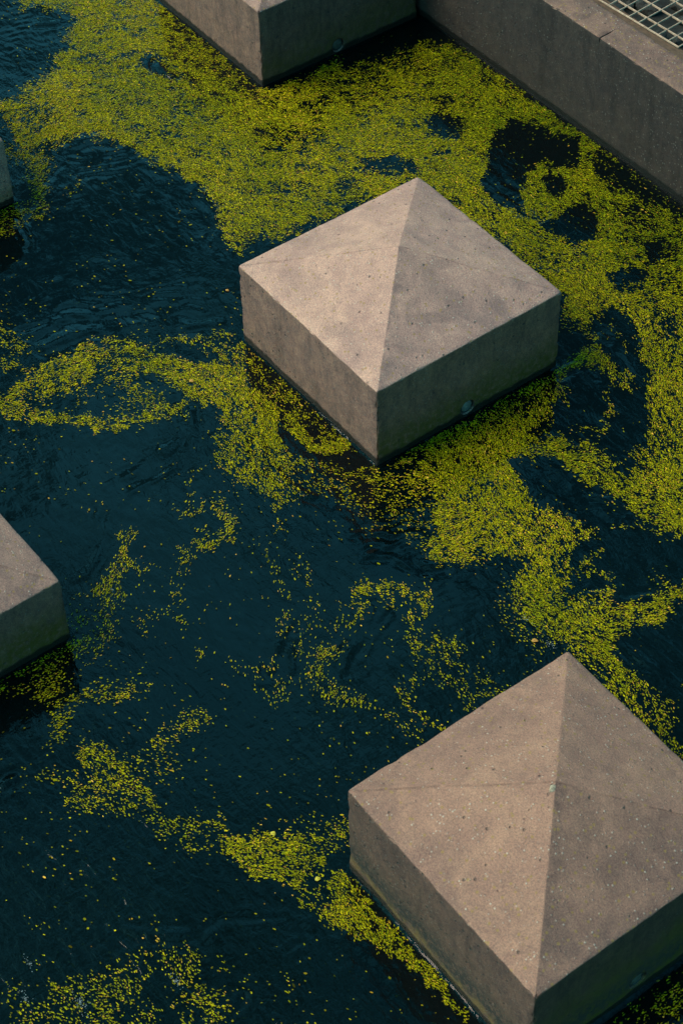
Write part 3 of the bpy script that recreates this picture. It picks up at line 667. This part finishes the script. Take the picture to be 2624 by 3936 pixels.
A(c6((420, -30), (400, 60), (380, 110), (400, 160), (450, 190), (520, 205), (590, 225), (640, 180), (720, 150), (790, 150), (830, 200), (830, 250), (770, 290), (762, 350), (790, 390), (785, 440), (830, 460), (880, 510), (960, 560), (1040, 595), (1100, 640), (1200, 750), (1300, 860), (1400, 960), (1568, 1110), (1568, 1020), (1510, 880), (1490, 820), (1400, 750), (1330, 680), (1270, 560), (1330, 500), (1480, 480), (1510, 400), (1600, 370), (1600, 280), (1490, 300), (1470, 350), (1310, 380), (1200, 360), (1120, 350), (1065, 330), (1060, 290), (1000, 250), (1050, 270), (1040, 220), (1000, 180), (1050, 140), (1060, 90), (1160, 60), (1140, 20), (900, -40)), 0.78)
Hh(c6((600, 220), (760, 160), (780, 250), (700, 300)), 0.35, 8); Hh(c6((1000, 350), (1040, 360), (1085, 420), (1030, 405)), 0.05, 4); Hh(c6((1250, 780), (1400, 780), (1568, 980), (1568, 1110), (1400, 960)), 0.6, 12)
Hh(c6((950, 560), (1110, 560), (1260, 640), (1300, 760), (1150, 680)), 0.55, 12)
for p, w, d in ((((1190, 150), (1150, 180), (1105, 210), (1110, 240), (1155, 255)), 22, 0.6), (((1215, 270), (1245, 300), (1235, 350), (1200, 385)), 20, 0.6), (((1410, 30), (1450, 60), (1510, 80)), 18, 0.5),
                (((1440, 255), (1495, 290)), 16, 0.3), (((1250, 20), (1320, 30), (1380, 20)), 12, 0.35), (((1480, 190), (1480, 220)), 10, 0.25), (((780, 330), (790, 460), (860, 520), (900, 560)), 60, 0.3)):
    ST(c6(*p), w, d)
A(c6((1440, -10), (1600, -10), (1600, 75), (1530, 60), (1460, 30)), 0.9)
# the swirl left of the middle block
ST(c3((-30, 320), (40, 370), (100, 390)), 40, 0.62); ST(c3((0, 460), (60, 480), (130, 505)), 20, 0.42); ST(c3((0, 400), (60, 410)), 20, 0.3)
ST(c3((70, 635), (160, 580), (220, 510), (300, 470), (380, 430), (480, 410), (600, 400), (700, 405)), 46, 0.70); ST(c3((690, 410), (760, 358), (860, 365), (980, 380)), 22, 0.6)
ST(c3((280, 510), (360, 510), (420, 500)), 46, 0.9); ST(c3((160, 580), (240, 590), (300, 560)), 44, 0.6)
ST(c3((-20, 630), (60, 680), (130, 700), (250, 715), (350, 725), (450, 735), (530, 745), (620, 745), (700, 740), (800, 700), (850, 650), (900, 620)), 28, 0.66)
ST(c3((-10, 650), (100, 700), (220, 720)), 34, 0.7); ST(c3((1010, 430), (1110, 425)), 34, 0.6); ST(c3((1000, 350), (1080, 330), (1112, 325)), 20, 0.35); ST(c3((400, 430), (520, 470), (640, 430)), 40, 0.5)
A(c3((560, 510), (650, 460), (760, 425), (870, 460), (980, 475), (1110, 470), (1140, 540), (1220, 600), (1280, 660), (1290, 740), (1262, 800), (1275, 860), (1310, 930), (1400, 930), (1440, 950), (1330, 985), (1240, 950), (1180, 860), (1150, 780), (1080, 730), (1010, 700), (960, 650), (880, 625), (820, 585), (760, 535), (680, 505), (600, 530)), 0.84, 8)
A(c3((960, 640), (1180, 780), (1190, 880), (1290, 980), (1380, 1060), (1390, 1100), (1340, 1130), (1270, 1160), (1180, 1060), (1060, 1020), (1020, 960), (960, 890), (1000, 760)), 0.56, 12)
A(c3((1112, 380), (1300, 530), (1568, 800), (1568, 900), (1400, 790), (1300, 720), (1200, 600), (1140, 500), (1090, 430)), 0.44, 8)
Hh(c3((1150, 520), (1200, 540), (1240, 600), (1180, 580)), 0.1); Hh(c3((1370, 640), (1400, 680), (1500, 750), (1450, 740)), 0.3)
ST(c3((1350, 730), (1390, 800), (1450, 845), (1568, 850)), 44, 0.92); ST(c3((1240, 760), (1260, 850), (1310, 920)), 44, 0.9)
Hh(c3((1275, 790), (1340, 790), (1400, 860), (1480, 890), (1560, 930), (1560, 1000), (1440, 960), (1360, 915), (1290, 880)), 0.02, 5)
ST(c3((1320, 930), (1420, 935), (1568, 990)), 20, 0.45); A(c3((1200, 940), (1420, 950), (1568, 1000), (1568, 1120), (1400, 1080)), 0.22, 14)
for p, w, d in ((((560, 530), (620, 600), (680, 650), (740, 690)), 44, 0.5), (((480, 540), (540, 575)), 26, 0.45), (((400, 560), (385, 620), (345, 690)), 20, 0.42), (((440, 600), (480, 640), (520, 670)), 18, 0.33), (((590, 640), (680, 640), (740, 680)), 60, 0.42),
                (((700, 500), (760, 560), (820, 580)), 16, 0.3), (((480, 450), (520, 520)), 20, 0.3), (((910, 960), (880, 1000), (855, 1060), (850, 1110)), 14, 0.3), (((820, 1170), (940, 1152)), 16, 0.5), (((1030, 1120), (1060, 1165), (1080, 1195)), 46, 0.45)):
    ST(c3(*p), w, d)
# open water, centre and left
for p, w, d in ((((1085, -10), (1060, 60), (1000, 92), (930, 125)), 30, 0.62), (((940, 70), (885, 100), (862, 150), (872, 190)), 26, 0.48), (((870, 190), (820, 240), (790, 280), (780, 330)), 24, 0.45), (((780, 330), (800, 340)), 22, 0.4), (((810, 390), (760, 412), (830, 480)), 16, 0.38),
                (((720, 440), (670, 470), (660, 500)), 30, 0.34), (((700, 540), (710, 556)), 10, 0.4), (((550, 65), (612, 75)), 24, 0.6), (((575, 80), (560, 170), (545, 230), (510, 280), (450, 315)), 46, 0.6), (((560, 200), (625, 215)), 26, 0.42), (((650, 215), (700, 190)), 12, 0.4),
                (((555, 310), (540, 370), (500, 400), (450, 430)), 36, 0.5), (((475, 430), (490, 490), (440, 555), (380, 600)), 46, 0.48), (((330, 430), (345, 470)), 30, 0.45), (((330, 380), (400, 360), (460, 340)), 16, 0.25), (((390, 470), (430, 462)), 12, 0.45), (((360, 560), (400, 600)), 20, 0.5),
                (((250, 832), (330, 820), (430, 808), (500, 800), (595, 805)), 34, 0.46), (((600, 765), (660, 782), (725, 786)), 14, 0.38), (((515, 745), (555, 748)), 12, 0.35), (((400, 762), (455, 770)), 20, 0.4), (((330, 820), (290, 880), (268, 970)), 46, 0.50),
                (((930, 895), (840, 955), (760, 1010), (690, 1060), (620, 1110)), 36, 0.42), (((820, 905), (865, 880)), 16, 0.35), (((660, 1090), (780, 1160)), 56, 0.28), (((755, 920), (740, 990)), 10, 0.35), (((210, 1040), (270, 1020)), 14, 0.35),
                (((1300, 40), (1250, 110)), 16, 0.3), (((1225, 155), (1270, 230), (1300, 300), (1340, 370)), 20, 0.46), (((1290, 440), (1300, 530)), 18, 0.36), (((1368, 200), (1400, 300)), 18, 0.32), (((1430, 420), (1400, 500), (1375, 590)), 52, 0.26), (((1390, 585), (1398, 598)), 14, 0.6), (((1460, 430), (1470, 520)), 16, 0.2),
                (((1075, 630), (1100, 670), (1160, 720), (1170, 780), (1240, 822), (1300, 800), (1285, 735), (1240, 700)), 22, 0.36), (((1150, 690), (1200, 645), (1240, 650)), 18, 0.3), (((1540, 590), (1465, 640), (1440, 700), (1490, 775), (1530, 835), (1568, 830)), 44, 0.52), (((1350, 740), (1400, 770)), 34, 0.24), (((1020, 810), (980, 840)), 14, 0.3), (((1060, 740), (1010, 780)), 12, 0.25),
                (((900, 590), (915, 600)), 12, 0.5), (((640, 710), (650, 712)), 12, 0.5), (((1480, 440), (1510, 500)), 20, 0.15)):
    ST(c5(*p), w, d)
A(c5((-60, 750), (0, 716), (330, 540), (372, 600), (360, 660), (310, 690), (270, 800), (255, 840), (190, 820), (100, 800), (-60, 800)), 0.50, 7)
Hh(c5((60, 770), (130, 690), (180, 730), (120, 770)), 0.25); Hh(c5((290, 700), (300, 640), (360, 640), (360, 760), (290, 790)), 0.12)
A(c5((352, 1000), (430, 1030), (500, 1050), (560, 1100), (630, 1110), (642, 1170), (600, 1230), (480, 1230), (400, 1140), (352, 1060)), 0.60, 9)
for p, w, d in ((((-10, 785), (60, 850), (120, 842)), 26, 0.5), (((150, 870), (240, 905), (285, 940), (320, 970), (370, 1000)), 26, 0.34), (((330, 880), (400, 915), (440, 945)), 28, 0.42), (((-10, 400), (20, 500)), 26, 0.3), (((50, 460), (90, 430), (130, 400)), 18, 0.45),
                (((68, 350), (110, 305), (200, 292), (260, 320), (330, 350), (370, 372)), 40, 0.55), (((190, 368), (260, 380)), 24, 0.48), (((255, 240), (205, 265)), 12, 0.25), (((370, 380), (310, 450), (320, 490), (340, 560), (390, 602)), 24, 0.42), (((400, 600), (470, 590), (545, 645)), 48, 0.5),
                (((380, 650), (430, 710), (500, 740), (560, 790), (610, 830)), 40, 0.34), (((580, 690), (660, 740), (710, 780)), 26, 0.36), (((345, 735), (330, 790), (280, 830), (275, 760)), 26, 0.34), (((560, 865), (640, 830), (740, 778)), 22, 0.5)):
    ST(c6(*p), w, d)
A(c7((380, -40), (640, -40), (655, 80), (690, 150), (735, 220), (760, 255), (700, 262), (660, 195), (590, 240), (420, 232), (250, 185), (320, 130), (400, 90)), 0.48, 10)
for p, w, d in ((((110, 50), (170, 90), (210, 60)), 24, 0.18), (((240, 50), (330, 62)), 44, 0.36), (((655, 230), (740, 310), (800, 385)), 20, 0.35), (((740, 275), (840, 292), (940, 280), (1010, 330)), 46, 0.45), (((830, 345), (900, 390)), 40, 0.32), (((1000, 240), (1045, 320)), 22, 0.3), (((860, 385), (900, 392), (940, 375)), 14, 0.4),
                (((1180, 300), (1210, 270)), 12, 0.35), (((1320, 290), (1385, 300)), 24, 0.35), (((1430, 300), (1500, 330), (1568, 270)), 40, 0.35), (((1500, 380), (1568, 330)), 50, 0.5), (((1380, 615), (1420, 655), (1490, 690), (1540, 740)), 26, 0.6)):
    ST(c7(*p), w, d)
A(c7((978, 345), (1080, 335), (1180, 325), (1300, 325), (1400, 310), (1480, 300), (1500, 330), (1478, 370), (1510, 430), (1480, 480), (1440, 510), (1430, 560), (1380, 600), (1330, 575), (1290, 530), (1215, 525), (1160, 548), (1100, 490), (1040, 430)), 0.82, 8)
A(c8((-190, 610), (-80, 580), (-60, 530), (-30, 505), (40, 505), (90, 575), (150, 645), (175, 700), (235, 760), (310, 840), (365, 900), (405, 950), (465, 1010), (505, 1060), (545, 1110), (590, 1160), (570, 1185), (500, 1150), (460, 1080), (350, 990), (300, 960), (270, 880), (200, 860), (150, 830), (90, 800), (40, 770), (-30, 750), (-90, 690)), 0.88, 7)
Hh(c7((1440, 600), (1490, 600), (1520, 680), (1480, 690), (1420, 640)), 0.45)
for p, w, d in ((((600, 915), (690, 890), (780, 872), (880, 890), (860, 945)), 54, 0.40), (((720, 870), (760, 960), (820, 1000), (850, 1050)), 30, 0.4), (((840, 1060), (900, 1080), (980, 1080), (1020, 1110), (960, 1150)), 54, 0.50), (((60, 1050), (90, 1110), (150, 1150), (90, 1200)), 50, 0.42),
                (((120, 930), (170, 920)), 20, 0.3), (((1000, 930), (1030, 960)), 20, 0.2), (((1180, 1030), (1100, 1040)), 24, 0.22), (((1250, 1010), (1400, 1040)), 34, 0.15), (((860, 1170), (930, 1150)), 24, 0.3), (((200, 915), (230, 910)), 14, 0.3), (((150, 720), (240, 760), (160, 800)), 30, 0.14)):
    ST(c7(*p), w, d)
A(c7((180, 1010), (350, 960), (560, 915), (640, 960), (700, 950), (640, 1060), (740, 1140), (720, 1260), (640, 1260), (595, 1110), (595, 1260), (190, 1260), (175, 1100)), 0.42, 10)
A(c8((1380, 1050), (1568, 940), (1660, 900), (1660, 1300), (1160, 1300), (1300, 1110)), 0.30, 12); ST(c8((1480, 1110), (1568, 1060)), 60, 0.6)
# beyond the picture the mats go on drifting in the same manner
beyond = np.maximum.reduce([-KX, KX-1568, -KY, KY-2352])
more = np.clip(vnoise(wX, wY, 230, 181, 3)*2.2+0.15, 0, 1)*0.85*np.clip((beyond-40)/90, 0, 1)
D = np.maximum(D, more)
# loose edges of mats
def blur(Aa, n):
    for _ in range(n):
        Aa = (Aa+np.roll(Aa, 1, 0)+np.roll(Aa, -1, 0)+np.roll(Aa, 1, 1)+np.roll(Aa, -1, 1))/5
    return Aa
D = np.maximum(D, blur(D, 14)*0.20)

# flow: x, y, direction
hints = [(100, 100, -.8, -.5), (60, 250, 1, -.55), (230, 250, 1, -.5), (220, 80, 1, -.2), (450, 110, 1, .25), (400, 230, 1, .25), (560, 200, 1, .35), (560, 330, 1, .5), (700, 230, 1, 0), (850, 160, 1, -.18), (1000, 200, 1, .05), (1150, 180, 1, .55), (1000, 320, 1, -.05), (700, 420, 1, .1), (700, 500, 1, .1),
         (1180, 430, 1, .75), (1250, 380, .6, -.8), (1350, 430, 1, .5), (1450, 480, 1, .45), (1500, 620, 1, -.1), (1250, 600, 1, .5), (1350, 700, 1, .6), (1400, 820, .6, 1), (1340, 820, 1, -.5), (1540, 800, .2, 1), (1540, 1000, .5, 1), (1450, 1120, 1, .6), (1300, 1050, 1, .25), (1000, 950, 1, -.5), (1100, 970, .35, 1), (1200, 930, .3, 1),
         (1080, 1080, .5, 1), (1150, 1130, .55, 1), (950, 1130, 1, .2), (1060, 1220, 1, -.45), (1180, 1230, .55, 1), (1250, 1300, .6, 1), (1250, 1400, 1, .8), (1350, 1440, 1, .55), (1450, 1420, 1, -.3), (1400, 1550, .7, .7), (1500, 1650, .6, 1),
         (30, 800, 1, .4), (120, 880, 1, -.6), (200, 840, 1, -.35), (100, 950, 1, .2), (300, 970, 1, .1), (250, 920, .8, .4), (400, 850, 1, .35), (500, 880, 1, .55), (580, 950, .6, 1), (640, 920, .8, .8), (620, 1040, .4, 1), (700, 1000, 1, .6), (560, 1110, .6, .8), (780, 1150, 1, .35),
         (270, 1300, -.2, 1), (220, 1400, -.5, 1), (420, 1280, -.5, 1), (500, 1230, 1, -.6), (640, 1350, .3, 1), (780, 1500, -.3, 1), (880, 1400, .9, .5), (980, 1520, .8, .7), (60, 1580, 1, -.4), (250, 1620, 1, .2), (250, 1800, .8, .5), (500, 1920, 1, .3), (650, 1950, 1, .2), (820, 2060, .7, .8), (150, 2250, 1, .45), (380, 2210, .7, 1), (480, 2290, 1, .4), (1500, 2300, .8, -.6)]
vx = np.zeros(KX.shape); vy = np.zeros(KX.shape); ws_ = np.zeros(KX.shape)
for hx, hy, a, b in hints:
    L = math.hypot(a, b); a, b = a/L, b/L
    if a < 0: a, b = -a, -b
    # double-angle average keeps opposite senses from cancelling
    w = 1/(((KX-hx)**2+(KY-hy)**2)/900+1)**1.6
    vx += w*(a*a-b*b); vy += w*2*a*b
ang = 0.5*np.arctan2(vy, vx)+vnoise(KX, KY, 60, 131, 2)*0.28
fxx, fyy = np.cos(ang), np.sin(ang)
def lic(seed, steps):
    n = np.random.default_rng(seed).uniform(0, 1, KX.shape); acc = n.copy(); cnt = 1
    for sg in (1, -1):
        X = np.arange(KX.shape[0])[:, None]+0.0*KX; Y = np.arange(KX.shape[1])[None, :]+0.0*KX
        dx, dy = fxx*sg, fyy*sg
        for k in range(steps):
            X = X+dx; Y = Y+dy
            i = np.clip(X.round().astype(int), 0, KX.shape[0]-1); j = np.clip(Y.round().astype(int), 0, KX.shape[1]-1)
            acc += n[i, j]; cnt += 1
            nx_, ny_ = fxx[i, j], fyy[i, j]; s = np.sign(nx_*dx+ny_*dy); s[s == 0] = 1; dx, dy = nx_*s, ny_*s
    acc /= cnt; r = acc.ravel().argsort().argsort().reshape(acc.shape)/acc.size; return r
streak = 0.6*lic(5, 9)+0.4*lic(6, 4)
clump = 0.5+0.5*np.clip(vnoise(KX, KY, 11, 141, 2), -1, 1)
mixn = 0.62*streak+0.38*clump
mixn = (mixn.ravel().argsort().argsort().reshape(mixn.shape))/mixn.size          # uniform 0..1

def chart(Aa, px, py):
    i = np.clip((px+MG)/CS, 0, Aa.shape[0]-1.001); j = np.clip((py+MG)/CS, 0, Aa.shape[1]-1.001)
    i0 = i.astype(int); j0 = j.astype(int); fi = i-i0; fj = j-j0
    return (Aa[i0, j0]*(1-fi)+Aa[i0+1, j0]*fi)*(1-fj)+(Aa[i0, j0+1]*(1-fi)+Aa[i0+1, j0+1]*fi)*fj

# leaves scattered over the water surface
def clear_of_solids(X, Y, mgn):
    ok = Y < wall_y(X)-mgn
    for bx, by, q, h in BLK: ok &= ~((np.abs(X-bx) < HW+mgn) & (np.abs(Y-by) < HW+mgn))
    return ok
area = (GX1-GX0)*(GY1-GY0)
def candidates(pitch, seed):
    g = np.random.default_rng(seed)
    a = np.arange(GX0, GX1, pitch); b = np.arange(GY0, GY1, pitch)
    X, Y = np.meshgrid(a, b, indexing='ij'); X = (X+g.uniform(-.5, .5, X.shape)*pitch*1.1).ravel(); Y = (Y+g.uniform(-.5, .5, Y.shape)*pitch*1.1).ravel()
    px, py = proj(X, Y); k = (px > -MG+8) & (px < 1560+MG) & (py > -MG+8) & (py < 2344+MG) & clear_of_solids(X, Y, 0.006)
    return X[k], Y[k], px[k], py[k], g
def accept(X, Y, px, py, g):
    d = chart(D, px, py); m_ = chart(mixn, px, py); fine_ = g.uniform(0, 1, len(X))
    # local cover: strongly clumped when sparse, nearly closed when dense
    kk = 1.95-0.50*np.clip((d-0.65)/0.35, 0, 1); d0 = d; d = np.where(d < 0.9, 0.9*(d/0.9)**1.35, d)
    cov = np.clip(d*(1-0.50*np.clip(vnoise(px, py, 42, 175, 3)+0.1, 0, 1))*(1+(0.5-m_)*kk)+0.16*d*vnoise(X, Y, 0.008, 171, 2), 0, 0.90)
    return fine_ < cov*np.clip(0.55+0.6*d, 0, 1), d0
sets = []
for pitch, seed, r0, r1 in ((0.00285, 21, 0.0008, 0.0018),):
    X, Y, px, py, g = candidates(pitch, seed); ok, d = accept(X, Y, px, py, g)
    X, Y, px, py, d = X[ok], Y[ok], px[ok], py[ok], d[ok]
    r = g.uniform(r0, r1, len(X))*np.where(g.uniform(0, 1, len(X)) < 0.12, 1.5, 1.0)
    sets.append((X, Y, px, py, d, r))
# free specks between the mats
g = np.random.default_rng(77); n = 13000
X = g.uniform(GX0, GX1, n); Y = g.uniform(GY0, GY1, n); px, py = proj(X, Y)
k = (px > -MG+8) & (px < 1560+MG) & (py > -MG+8) & (py < 2344+MG) & clear_of_solids(X, Y, 0.006); k &= g.uniform(0, 1, n) < 0.25+0.75*(vnoise(px, py, 120, 151, 2) > 0)
X, Y, px, py = X[k], Y[k], px[k], py[k]
sets.append((X, Y, px, py, np.zeros(len(X)), g.uniform(0.0010, 0.0023, len(X))*np.where(g.uniform(0, 1, len(X)) < 0.10, 1.5, 1)))
X, Y, px, py, d, r = [np.concatenate(c) for c in zip(*sets)]
N = len(X)
def leaf_mesh(name, X, Y, Z, px, py, r, aspect, g, tilt=0.14):
    N = len(X); K = 5
    # flow direction carried from the chart to the water surface
    ca = chart(fxx, px, py); sa = chart(fyy, px, py)
    p2 = unproj(px+ca*4, py+sa*4); th = np.arctan2(p2[:, 1]-Y, p2[:, 0]-X)+g.normal(0, 0.28, N)
    t = np.linspace(0, 2*np.pi, K, endpoint=False)[None, :]+g.uniform(0, 1, (N, 1))
    rad = r[:, None]*(1+g.uniform(-.16, .16, (N, K)))
    u = rad*np.cos(t)*aspect[:, None]; v = rad*np.sin(t)/np.sqrt(aspect)[:, None]
    x = X[:, None]+u*np.cos(th)[:, None]-v*np.sin(th)[:, None]; y = Y[:, None]+u*np.sin(th)[:, None]+v*np.cos(th)[:, None]
    tx = g.normal(0, tilt, N)[:, None]; ty = g.normal(0, tilt, N)[:, None]
    z = Z[:, None]+np.abs(r[:, None]*tilt*1.2)+(x-X[:, None])*tx+(y-Y[:, None])*ty
    Vv = np.stack([x, y, z], -1).reshape(-1, 3); Ff = np.arange(N*K).reshape(N, K)
    return mesh_np(name, Vv, Ff, False), Ff
g = np.random.default_rng(99)
aspect = 1.15+np.abs(g.normal(0.60, 0.40, N))*np.where(d > 0.1, 1, 0.5)
Z = water_z(X, Y)+0.0008+g.uniform(0, 0.0016, N)
me, _ = leaf_mesh('duckweed', X, Y, Z, px, py, r, aspect, g)
hue = 0.58+0.16*g.normal(0, 1, N)+0.10*vnoise(px, py, 90, 161, 2)
wall_shade = np.clip((Y-wall_y(X)+0.50)/0.5, 0, 1)*(X > -1.4)  # shade near the wall put into the leaf colour: greener and darker
hue = hue-0.27*wall_shade+0.10*np.clip((0.8-d)/0.6, 0, 1)*(wall_shade < 0.3)
sp = g.uniform(0, 1, N); hue = np.where(sp > 0.985, g.uniform(0.93, 1.0, N), hue); hue = np.clip(hue, 0, 1)
tone = np.clip(g.normal(1.0, 0.30, N), 0.45, 1.6); tone = np.where(d == 0, tone*g.uniform(0.35, 1.0, N), tone)
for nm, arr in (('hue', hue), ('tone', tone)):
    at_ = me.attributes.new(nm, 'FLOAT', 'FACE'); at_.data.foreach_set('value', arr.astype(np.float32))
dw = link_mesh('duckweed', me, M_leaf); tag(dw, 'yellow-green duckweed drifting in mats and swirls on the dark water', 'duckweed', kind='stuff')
print('duckweed leaves', N)
# murky leaves and flecks hanging below the surface
g = np.random.default_rng(123); n = 7000
X = g.uniform(GX0, GX1, n); Y = g.uniform(GY0, GY1, n); px, py = proj(X, Y)
k = (px > -MG+8) & (px < 1560+MG) & (py > -MG+8) & (py < 2344+MG) & clear_of_solids(X, Y, 0.02); X, Y, px, py = X[k], Y[k], px[k], py[k]; n = len(X)
r = g.uniform(0.0015, 0.0036, n)
me, _ = leaf_mesh('sunken_flecks', X, Y, -g.uniform(0.006, 0.03, n), px, py, r, 1+np.abs(g.normal(0.5, 0.5, n)), g, 0.3)
for nm, arr in (('hue', g.uniform(0.3, 0.95, n)), ('tone', g.uniform(0.3, 1.3, n))):
    at_ = me.attributes.new(nm, 'FLOAT', 'FACE'); at_.data.foreach_set('value', arr.astype(np.float32))
tag(link_mesh('sunken_flecks', me, M_sunk), 'dim leaf flecks drifting just under the open dark water', 'leaf flecks', kind='stuff')

# ------------------------------------------------------------------ single bigger leaves and bits of foam one can point at
def floating_leaf(x, y, length, width, turn, mat, label, cat, z=0.003, name='floating_leaf', grp=None):
    p = unproj(np.array(x), np.array(y)); vs = []; fs = []
    n = 9
    for k in range(n+1):
        t = k/n; w = width*0.5*(math.sin(math.pi*min(1, t*0.96+0.04))**0.75)*(1.0+0.12*math.sin(7*t)); c = 0.0015*math.sin(math.pi*t)
        u = (t-0.5)*length; b = 0.10*length*math.sin(math.pi*t)
        vs += [(u, b-w, c*0.3), (u, b, c+0.0008), (u, b+w, c*0.3)]
    for k in range(n):
        a = 3*k; fs += [(a, a+3, a+4, a+1), (a+1, a+4, a+5, a+2)]
    o = link_mesh(name, mesh_np(name, vs, fs, True), mat)
    o.location = (p[0], p[1], float(water_z(np.array([p[0]]), np.array([p[1]]))[0])+z); o.rotation_euler = (0, 0, turn)
    tag(o, label, cat, grp); return o
floating_leaf(1228, 1474, 0.016, 0.011, 0.8, M_brown, 'orange leaf afloat just up-left of the near block\'s back corner', 'leaf')
floating_leaf(627, 1918, 0.013, 0.011, 0.2, M_yell, 'round yellow leaf at the upper rim of the weed patch left of the near block', 'leaf')
floating_leaf(730, 2022, 0.013, 0.011, 1.2, M_yell, 'round yellow leaf between the two weed patches touching the near block', 'leaf')
floating_leaf(440, 877, 0.013, 0.010, 0.4, M_brown, 'orange leaf in the weed swirl left of the middle block', 'leaf')
floating_leaf(522, 669, 0.011, 0.008, 0.4, M_brown, 'small amber leaf on open water left of the middle block\'s left corner', 'leaf')
def foam(x, y, n, spread, label, seed):
    g = random.Random(seed); p = unproj(np.array(x), np.array(y)); vs = []; fs = []
    for _ in range(n):
        a = g.uniform(0, 6.28); q = abs(g.gauss(0, 1))*spread; cx_, cy2 = p[0]+q*math.cos(a)*2.2, p[1]+q*math.sin(a); r = g.uniform(0.0004, 0.0012)
        bm = bmesh.new(); bmesh.ops.create_icosphere(bm, subdivisions=1, radius=r); base = len(vs)
        for v in bm.verts: vs.append((cx_-p[0]+v.co.x, cy2-p[1]+v.co.y, max(v.co.z, -0.0003)))
        for f in bm.faces: fs.append([base+v.index for v in f.verts])
        bm.free()
    o = link_mesh('foam_patch', mesh_np('foam_patch', vs, fs, True), M_foam); o.location = (p[0], p[1], 0.0012)
    tag(o, label, 'foam', 'small patches of foam on the water')
foam(184, 2302, 90, 0.010, 'largest patch of pale foam among the weed at lower left', 1)
foam(58, 2294, 40, 0.007, 'pale foam patch nearest the lower left corner', 2)
foam(408, 2256, 45, 0.006, 'pale foam fleck among weed to the right of the biggest foam patch', 3)
foam(68, 2214, 30, 0.006, 'faint foam patch at the left, above the lower left weed', 4)
foam(1205, 1420, 35, 0.006, 'pale foam fleck on the weed tongue above the near block', 5)
foam(1262, 1480, 35, 0.006, 'grey foam fleck left of the near block\'s back corner', 6)
foam(258, 1355, 16, 0.003, 'small pale feather-like fleck on the left weed trail beside the left block', 7)
foam(500, 888, 18, 0.004, 'pale foam fleck in the thick of the weed swirl left of the middle block', 8)
